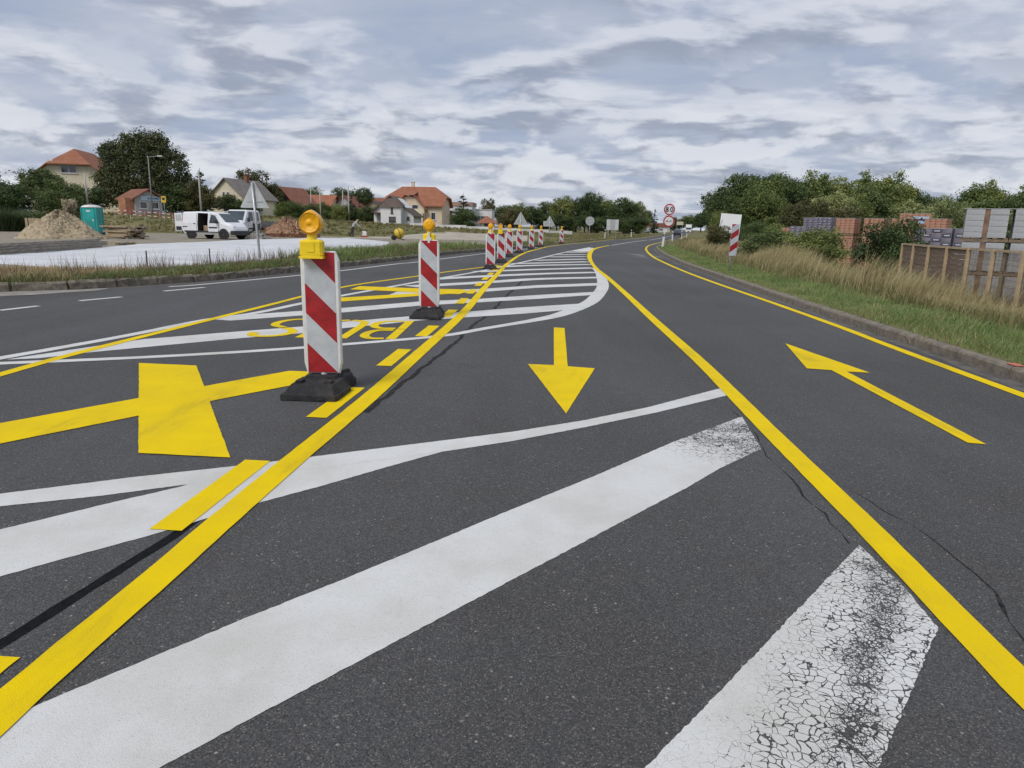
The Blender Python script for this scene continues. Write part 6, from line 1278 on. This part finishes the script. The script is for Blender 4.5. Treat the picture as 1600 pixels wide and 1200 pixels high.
def stack(label, x, y, z, rz, kind, w_=1.2, d_=1.0, h_=0.92, cols=4, rows=5, cap=True, seed=0):
    t = thing('brick_pallet', label, 'brick pallet', (x, y, z), rz, YG); pallet_base(t, w_, d_)
    m, nm = {'grey': (M_GBLK, 'block'), 'orange': (M_OBRK, 'brick'), 'wrap': (M_FILM, 'wrapped_pack')}[kind]
    bw, bh = w_ / cols, (h_ - 0.12) / rows; key = (kind, round(bw, 3), round(bh, 3), round(d_, 2))
    if key not in _cache:
        gap = 0.010 if kind != 'grey' else 0.006
        _cache[key] = MB().bbox((0, 0, bh / 2), (bw - gap - (0.13 if kind == 'grey' else 0), d_, bh - gap), 0.008).mesh(nm, m)
    rg = random.Random(seed)
    for r in range(rows):
        for c in range(cols):
            link(nm, _cache[key], t, (-w_ / 2 + bw * (c + 0.5) + rg.uniform(-0.004, 0.004), rg.uniform(-0.008, 0.008), 0.12 + bh * r), 0)
    if kind == 'grey':
        for c in range(1, cols): MB().box((-w_ / 2 + bw * c, 0, 0.12 + (h_ - 0.12) / 2), (0.13, d_ - 0.012, h_ - 0.14)).build('packing_strip', M_STRAPB, t)
    if kind == 'wrap':
        for r in range(rows):
            for c in range(cols):
                cx, cz = -w_ / 2 + bw * (c + 0.5), 0.12 + bh * (r + 0.5)
                if (r + c) % 2 == 0:
                    f = MB().box((cx, -d_ / 2 - 0.012, cz), (bw * 0.8, 0.006, bh * 0.62)).build('print_panel', M_LOGO, t); MB().box((cx, -d_ / 2 - 0.018, cz), (bw * 0.58, 0.006, bh * 0.28)).build('print_mark', M_PRINTW, f)
    if cap: MB().box((0, 0, h_ + 0.006), (w_ + 0.02, d_ + 0.02, 0.012)).build('cover_sheet', M_FILMT, t)
    return t
yz = -0.75
# tall grey block stacks at the right edge
k = 0
for ci, (x, y) in enumerate([(14.35, 22.3), (15.42, 21.68), (16.49, 21.06)]):
    for l in range(3):
        stack('grey concrete block pallet at the right edge, %s, %s' % (('left column', 'middle column', 'right column')[ci], ('bottom of its stack', 'middle of its stack', 'top of its stack')[l]), x, y, yz + l * 0.985, R(-30), 'grey', 1.22, 1.0, 0.96, 2, 5, l == 2, ci * 3 + l)
# wrapped pallets with printed marks
for ci in range(2):
    for l in range(2):
        stack('dark wrapped pallet with navy printed marks behind the fence, %s, %s' % (('left stack', 'right stack')[ci], ('lower', 'upper')[l]), 17.35 + ci * 1.15, 30.2 - ci * 0.35, yz + l * 1.2, R(-16), 'wrap', 1.12, 1.0, 1.19, 3, 6, l == 1, ci)
# orange brick pallets farther back
ox = [(19.35, 42.4), (20.45, 41.3), (21.5, 40.3), (22.7, 39.2)]
for ci, (x, y) in enumerate(ox):
    for l in range(3):
        stack('orange hollow brick pallet, %s stack from the left, %s' % (('first', 'second', 'third', 'fourth')[ci], ('bottom', 'middle', 'top')[l]), x, y, yz + l * 1.0, R(-45), 'orange', 1.05, 1.0, 0.97, 4, 6, l == 2, ci * 5 + l)
for ci, (x, y) in enumerate([(18.55, 43.6), (18.75, 44.9), (18.95, 46.2)]):
    for l in range(3):
        stack('dark wrapped brick pallet left of the orange ones, %s stack, %s' % (('nearest', 'middle', 'farthest')[ci], ('bottom', 'middle', 'top')[l]), x, y, yz + l * 1.01, R(-45), 'wrap', 1.05, 1.0, 0.99, 4, 6, l == 2, ci)
for l in range(4):
    stack('brick pallet of the solitary tall stack above the dark bush, level %s' % ('one', 'two', 'three', 'four')[l], 24.6, 45.0, yz + l * 0.85, R(-28), 'orange', 1.7, 1.2, 0.83, 5, 5, l == 3, l)
ps = thing('pallet_label', 'pale blue label sheet on the solitary tall brick stack', 'label', (24.55, 44.30, yz + 2.95), R(-28)); MB().box((0, 0, 0.05), (0.9, 0.012, 0.42)).build('sheet', mat('label_blue', (0.42, 0.50, 0.60), 0.5, 0.1, 5), ps); MB().box((0, -0.01, 0.06), (0.6, 0.008, 0.1)).build('print', M_LOGO, ps)
for l in range(2): stack('dark wrapped pallet at the left end of the yard, %s' % ('lower', 'upper')[l], 23.6, 60, yz + 0.4 + l * 1.1, R(-30), 'wrap', 1.7, 1.1, 1.09, 4, 5, l == 1, 3)
for l in range(2): stack('small orange brick pallet at the far left end of the yard, %s' % ('lower', 'upper')[l], 23.7, 63.5, yz + 0.5 + l * 1.0, R(-20), 'orange', 0.95, 1.0, 0.97, 3, 5, l == 1, 4)

# wooden fence: pale posts, top rail, close dark boards on the left bays, wire mesh on the right bays
fp = [(11.35, 21.2), (10.80, 19.6), (10.30, 18.0), (9.98, 16.7), (9.66, 15.4), (9.40, 14.2), (9.12, 12.95), (8.85, 11.7), (8.58, 10.45), (8.32, 9.2), (8.08, 7.95)]
fence = thing('wooden_fence', 'wooden fence with pale posts, dark board bays and a thin top rail on the right', 'fence', (9.66, 15.4, gz(9.66, 15.4)))
M_POST = mat('pale_fence_post', (0.46, 0.35, 0.21), 0.85, 0.15, 4, 0.4, 30); M_BOARD = mat('dark_fence_board', (0.22, 0.155, 0.105), 0.9, 0.3, 3, 0.6, 30, stretch=(1, 1, 6), dirt=0.3)
M_WIRE = mat('rusty_wire', (0.16, 0.12, 0.10), 0.7, 0.2, 5)
M_NET = bpy.data.materials.new('brown_netting'); M_NET.use_nodes = True
tn = NT(M_NET.node_tree); tn.n['Principled BSDF'].inputs['Base Color'].default_value = (0.20, 0.135, 0.08, 1); tn.n['Principled BSDF'].inputs['Roughness'].default_value = 0.9
tb = tn.node('ShaderNodeBsdfTransparent'); mx = tn.node('ShaderNodeMixShader'); tn.put(mx.inputs[0], tn.ramp(tn.noise(tn.node('ShaderNodeTexCoord').outputs['Object'], 5, 4, 0.6), 0.3, 0.7, 0.42, 0.66))
tn.l.new(tb.outputs[0], mx.inputs[1]); tn.l.new(tn.n['Principled BSDF'].outputs[0], mx.inputs[2]); tn.l.new(mx.outputs[0], tn.n['Material Output'].inputs[0])
O = Vector((9.66, 15.4)); oz = gz(9.66, 15.4); rgf = random.Random(6)
for i, (x, y) in enumerate(fp):
    z0 = gz(x, y) - oz; top = 1.14 - oz
    MB().box((0, 0, (z0 - 0.4 + top) / 2), (0.075, 0.06, top - z0 + 0.4), 0.0).build('post', M_POST, fence, loc=(x - O.x, y - O.y, 0))
for i in range(len(fp) - 1):
    a, b = Vector(fp[i]), Vector(fp[i + 1]); d = b - a; ang = math.atan2(d.y, d.x); c = (a + b) / 2 - O; L = d.length
    MB().box((0, 0, 0), (L - 0.01, 0.035, 0.045)).build('top_rail', M_POST, fence, loc=(c.x, c.y, 1.12 - oz), rz=ang)
    z0 = gz(a.x, a.y) - oz
    if i < 4:
        n = 12; hgt = (1.08 - oz - z0 + 0.1) / n
        for k in range(n):
            MB().box((0, 0, 0), (L - 0.09 + rgf.uniform(-0.02, 0.02), 0.022, hgt * rgf.uniform(0.84, 0.98))).build('board', M_BOARD, fence, loc=(c.x + 0.03, c.y + 0.02 + rgf.uniform(-0.008, 0.008), z0 - 0.08 + hgt * (k + 0.5)), rz=ang + rgf.uniform(-0.006, 0.006))
    else:
        mb = MB()
        for k in range(9): mb.box((0, 0, z0 + 0.1 + k * 0.14), (L - 0.09, 0.004, 0.004))
        for k in range(8): mb.box((-L / 2 + 0.1 + k * (L - 0.2) / 7, 0, (z0 + 1.1 - oz) / 2), (0.004, 0.004, 1.1 - oz - z0))
        wm = mb.build('wire_mesh', M_WIRE, fence, loc=(c.x, c.y, 0), rz=ang)
        MB().add([(-L / 2 + 0.04, 0.012, z0 - 0.1), (L / 2 - 0.04, 0.012, z0 - 0.1), (L / 2 - 0.04, 0.012, 1.10 - oz), (-L / 2 + 0.04, 0.012, 1.10 - oz)], [(0, 1, 2, 3)]).build('net', M_NET, wm)

# ------------------------------------------------------------------ grasses
G_GREEN = leaf_mat('green_grass', (0.105, 0.161, 0.046), (0.194, 0.266, 0.084), (0.349, 0.403, 0.158), 0.25, 0.9)
G_OLIVE = leaf_mat('olive_grass', (0.104, 0.111, 0.042), (0.215, 0.202, 0.085), (0.377, 0.325, 0.163), 0.25, 0.7)
def vgz(x, y): return np.array([gz(float(a), float(b)) for a, b in zip(x, y)])
def interp_gz(x, y, side):
    """vectorised ground height near the kerbs"""
    if side == 'r':
        o = x - np.interp(y, RY, RX); z = np.interp(o, [0, 0.3, 2, 3.5, 5, 7, 9], [0.11, 0.12, 0.12, 0.0, -0.25, -0.55, -0.75])
        s1 = np.clip((y - 26) / 20, 0, 1); s1 = s1 * s1 * (3 - 2 * s1); s2 = np.clip((o - 7) / 4, 0, 1); s2 = s2 * s2 * (3 - 2 * s2)
        return 0.12 + (z - 0.12) * (1 - s1 * (1 - s2))
    o = np.interp(y, LY, LX) - x; z = np.interp(o, [0, 0.25, 1.2, 3], [0.15, 0.16, 0.16, 0.12]); a = x / np.maximum(y, 1); s = np.clip((y - 68) / 26, 0, 1); s = s * s * (3 - 2 * s)
    c = np.clip(a / 0.12, 0, 1); c = c * c * (3 - 2 * c)
    return z + (0.4 + 4 * np.clip(-a, 0, 0.35)) * (1 - c) * s
def field(name, label, side, n, o0, o1, y0, y1, h0, h1, wd, m, lean, seed, tuft=0, near=1.0, dens=None, ragged=0.0, hmod=0.0):
    rg = np.random.default_rng(seed)
    y = y0 * (y1 / y0) ** (rg.random(n) ** near); o = rg.uniform(o0, o1, n)
    if tuft:
        k = n // tuft; yy = y0 * (y1 / y0) ** (rg.random(k) ** near); oo = rg.uniform(o0, o1, k); r_ = rg.uniform(0.05, 0.22, k)
        y = np.repeat(yy, tuft) + rg.normal(0, 1, k * tuft) * np.repeat(r_, tuft); o = np.repeat(oo, tuft) + rg.normal(0, 1, k * tuft) * np.repeat(r_, tuft)
        hh = np.repeat(rg.uniform(h0, h1, k), tuft) * rg.uniform(0.65, 1.1, k * tuft)
    else: hh = rg.uniform(h0, h1, n)
    if ragged: o = o0 + (o - o0) * 1.0 + ragged * np.sin(y * 1.7) * np.sin(y * 0.61 + 1)
    x = (np.interp(y, RY, RX) + o) if side == 'r' else (np.interp(y, LY, LX) - o)
    if dens is not None:
        keep = rg.random(len(x)) < dens(x, y, o); x, y, hh, o = x[keep], y[keep], hh[keep], o[keep]
    if hmod: hh = hh * (1 - hmod * 0.5 + hmod * (0.5 * np.sin(y * 1.13 + x * 0.4) + 0.5 * np.sin(y * 0.41 - x * 1.7 + 1.0)))
    z = interp_gz(x, y, side) - 0.02
    w_ = wd * (1 + y / 40) * rg.uniform(0.6, 1.3, len(x))
    v, f = blades(rg, x, y, z, hh, w_, lean)
    ob = link(name, np_mesh(name, v, f, m)); tag(ob, label, 'grass', kind='stuff'); return ob
ptch = lambda x, y, o: 0.35 + 0.65 * (np.sin(x * 1.3 + y * 0.37) * np.sin(y * 0.21 + x * 0.5) > -0.25)
field('short_grass', 'short green grass along the right kerb', 'r', 120000, 0.16, 2.6, 4.5, 60, 0.04, 0.11, 0.007, G_GREEN, (0.0, 0.5, 3.0), 1, 0, 0.8, lambda x, y, o: np.clip(0.25 + o * 1.1, 0, 1) * (0.45 + 0.55 * (np.sin(x * 3.1 + y * 1.3) + np.sin(y * 2.3 - x * 1.9) > -0.4)))
field('short_grass', 'taller green grass tufts in the right verge', 'r', 50000, 0.5, 3.4, 5, 45, 0.06, 0.20, 0.008, G_GREEN, (0.3, 0.5, 1.2), 2, 18, 0.9, hmod=0.5)
field('short_grass', 'dry straw blades scattered through the right verge', 'r', 14000, 0.2, 3.0, 5, 45, 0.05, 0.20, 0.007, M_STRAW, (0.3, 0.6, 2.5), 22, 14, 0.9, hmod=0.5)
field('dry_grass', 'tall dry straw coloured grass in front of the fence', 'r', 80000, 1.9, 4.3, 6, 42, 0.28, 0.92, 0.009, M_STRAW, (0.35, 0.42, 0.5), 3, 34, 0.8, hmod=0.5, dens=lambda x, y, o: np.clip(0.08 + 1.3 * np.clip(np.sin(y * 0.55 + 0.6) * 0.5 + np.sin(x * 1.9 + y * 0.31) * 0.5 + 0.35, 0, 1), 0, 1) * np.where((o > 3.2) & (y < 21), 0.25, 1.0) * np.where(o > 2.3, 1, 0.4))
field('dry_grass', 'olive green weeds mixed into the dry grass', 'r', 46000, 1.7, 4.6, 6, 48, 0.12, 0.42, 0.012, G_OLIVE, (0.5, 0.45, 1.5), 4, 24, 0.8, hmod=0.4)
field('dry_grass', 'dry meadow grass beyond the hazard marker', 'r', 40000, 1.6, 10, 26, 90, 0.15, 0.5, 0.012, G_OLIVE, (0.3, 0.4, 1.0), 5, 20, 1.0)
field('dry_grass', 'straw grass patches round the blank board', 'r', 16000, 2.2, 9, 26, 80, 0.25, 0.6, 0.012, M_STRAW, (0.3, 0.4, 0.8), 6, 20, 1.0, lambda x, y, o: (np.sin(x * 0.9) * np.sin(y * 0.33) > 0.0) * 1.0)
field('short_grass', 'short grass on the left verge', 'l', 60000, 0.14, 1.5, 12.0, 60, 0.05, 0.16, 0.009, G_OLIVE, (0.0, 0.5, 3.0), 7, 0, 0.8)
field('short_grass', 'green grass tufts on the left verge', 'l', 30000, 0.2, 1.6, 12.5, 60, 0.08, 0.22, 0.010, G_GREEN, (3.0, 0.5, 3.0), 8, 16, 0.8)
field('weeds', 'dry weed stalks before the white sheeting', 'l', 2600, 0.8, 2.2, 13, 34, 0.2, 0.6, 0.006, leaf_mat('weed_stalks', (0.10, 0.07, 0.05), (0.18, 0.13, 0.09), (0.28, 0.21, 0.14), 0.2), (3.0, 0.22, 3.0), 9, 12, 0.7)
field('weeds', 'green weeds along the left verge behind the beacons', 'l', 16000, 0.9, 3.0, 22, 44, 0.15, 0.5, 0.014, G_GREEN, (3.0, 0.35, 3.0), 10, 26, 0.9, lambda x, y, o: (np.sin(y * 0.7 + 1) > -0.35) * 1.0)
field('weeds', 'straw coloured weeds along the left verge', 'l', 9000, 0.7, 2.0, 13, 60, 0.08, 0.24, 0.012, M_STRAW, (3.0, 0.3, 3.0), 11, 18, 0.8)
# far grass bank, left
field('bank_grass', 'rough grass on the bank behind the building site', 'l', 40000, 8, 70, 70, 120, 0.12, 0.4, 0.03, G_OLIVE, (0.0, 0.4, 3.0), 12, 22, 1.0, lambda x, y, o: ~((y < 83) & (x > -16.5 + (y - 62) * 0.42)) * 1.0)
field('bank_grass', 'rough grass left of the bend', 'l', 26000, 0.6, 14, 60, 150, 0.1, 0.3, 0.02, G_OLIVE, (0.0, 0.4, 3.0), 13, 20, 1.0, lambda x, y, o: ~((y < 82) & (o > 2.4)) * 1.0)
field('dry_grass', 'straw coloured grass in front of the sheeting at the far left', 'l', 16000, 0.5, 5.0, 12.6, 17.5, 0.08, 0.26, 0.010, M_STRAW, (3.0, 0.4, 3.0), 14, 20, 1.0, lambda x, y, o: (x < -8.5) * 1.0)
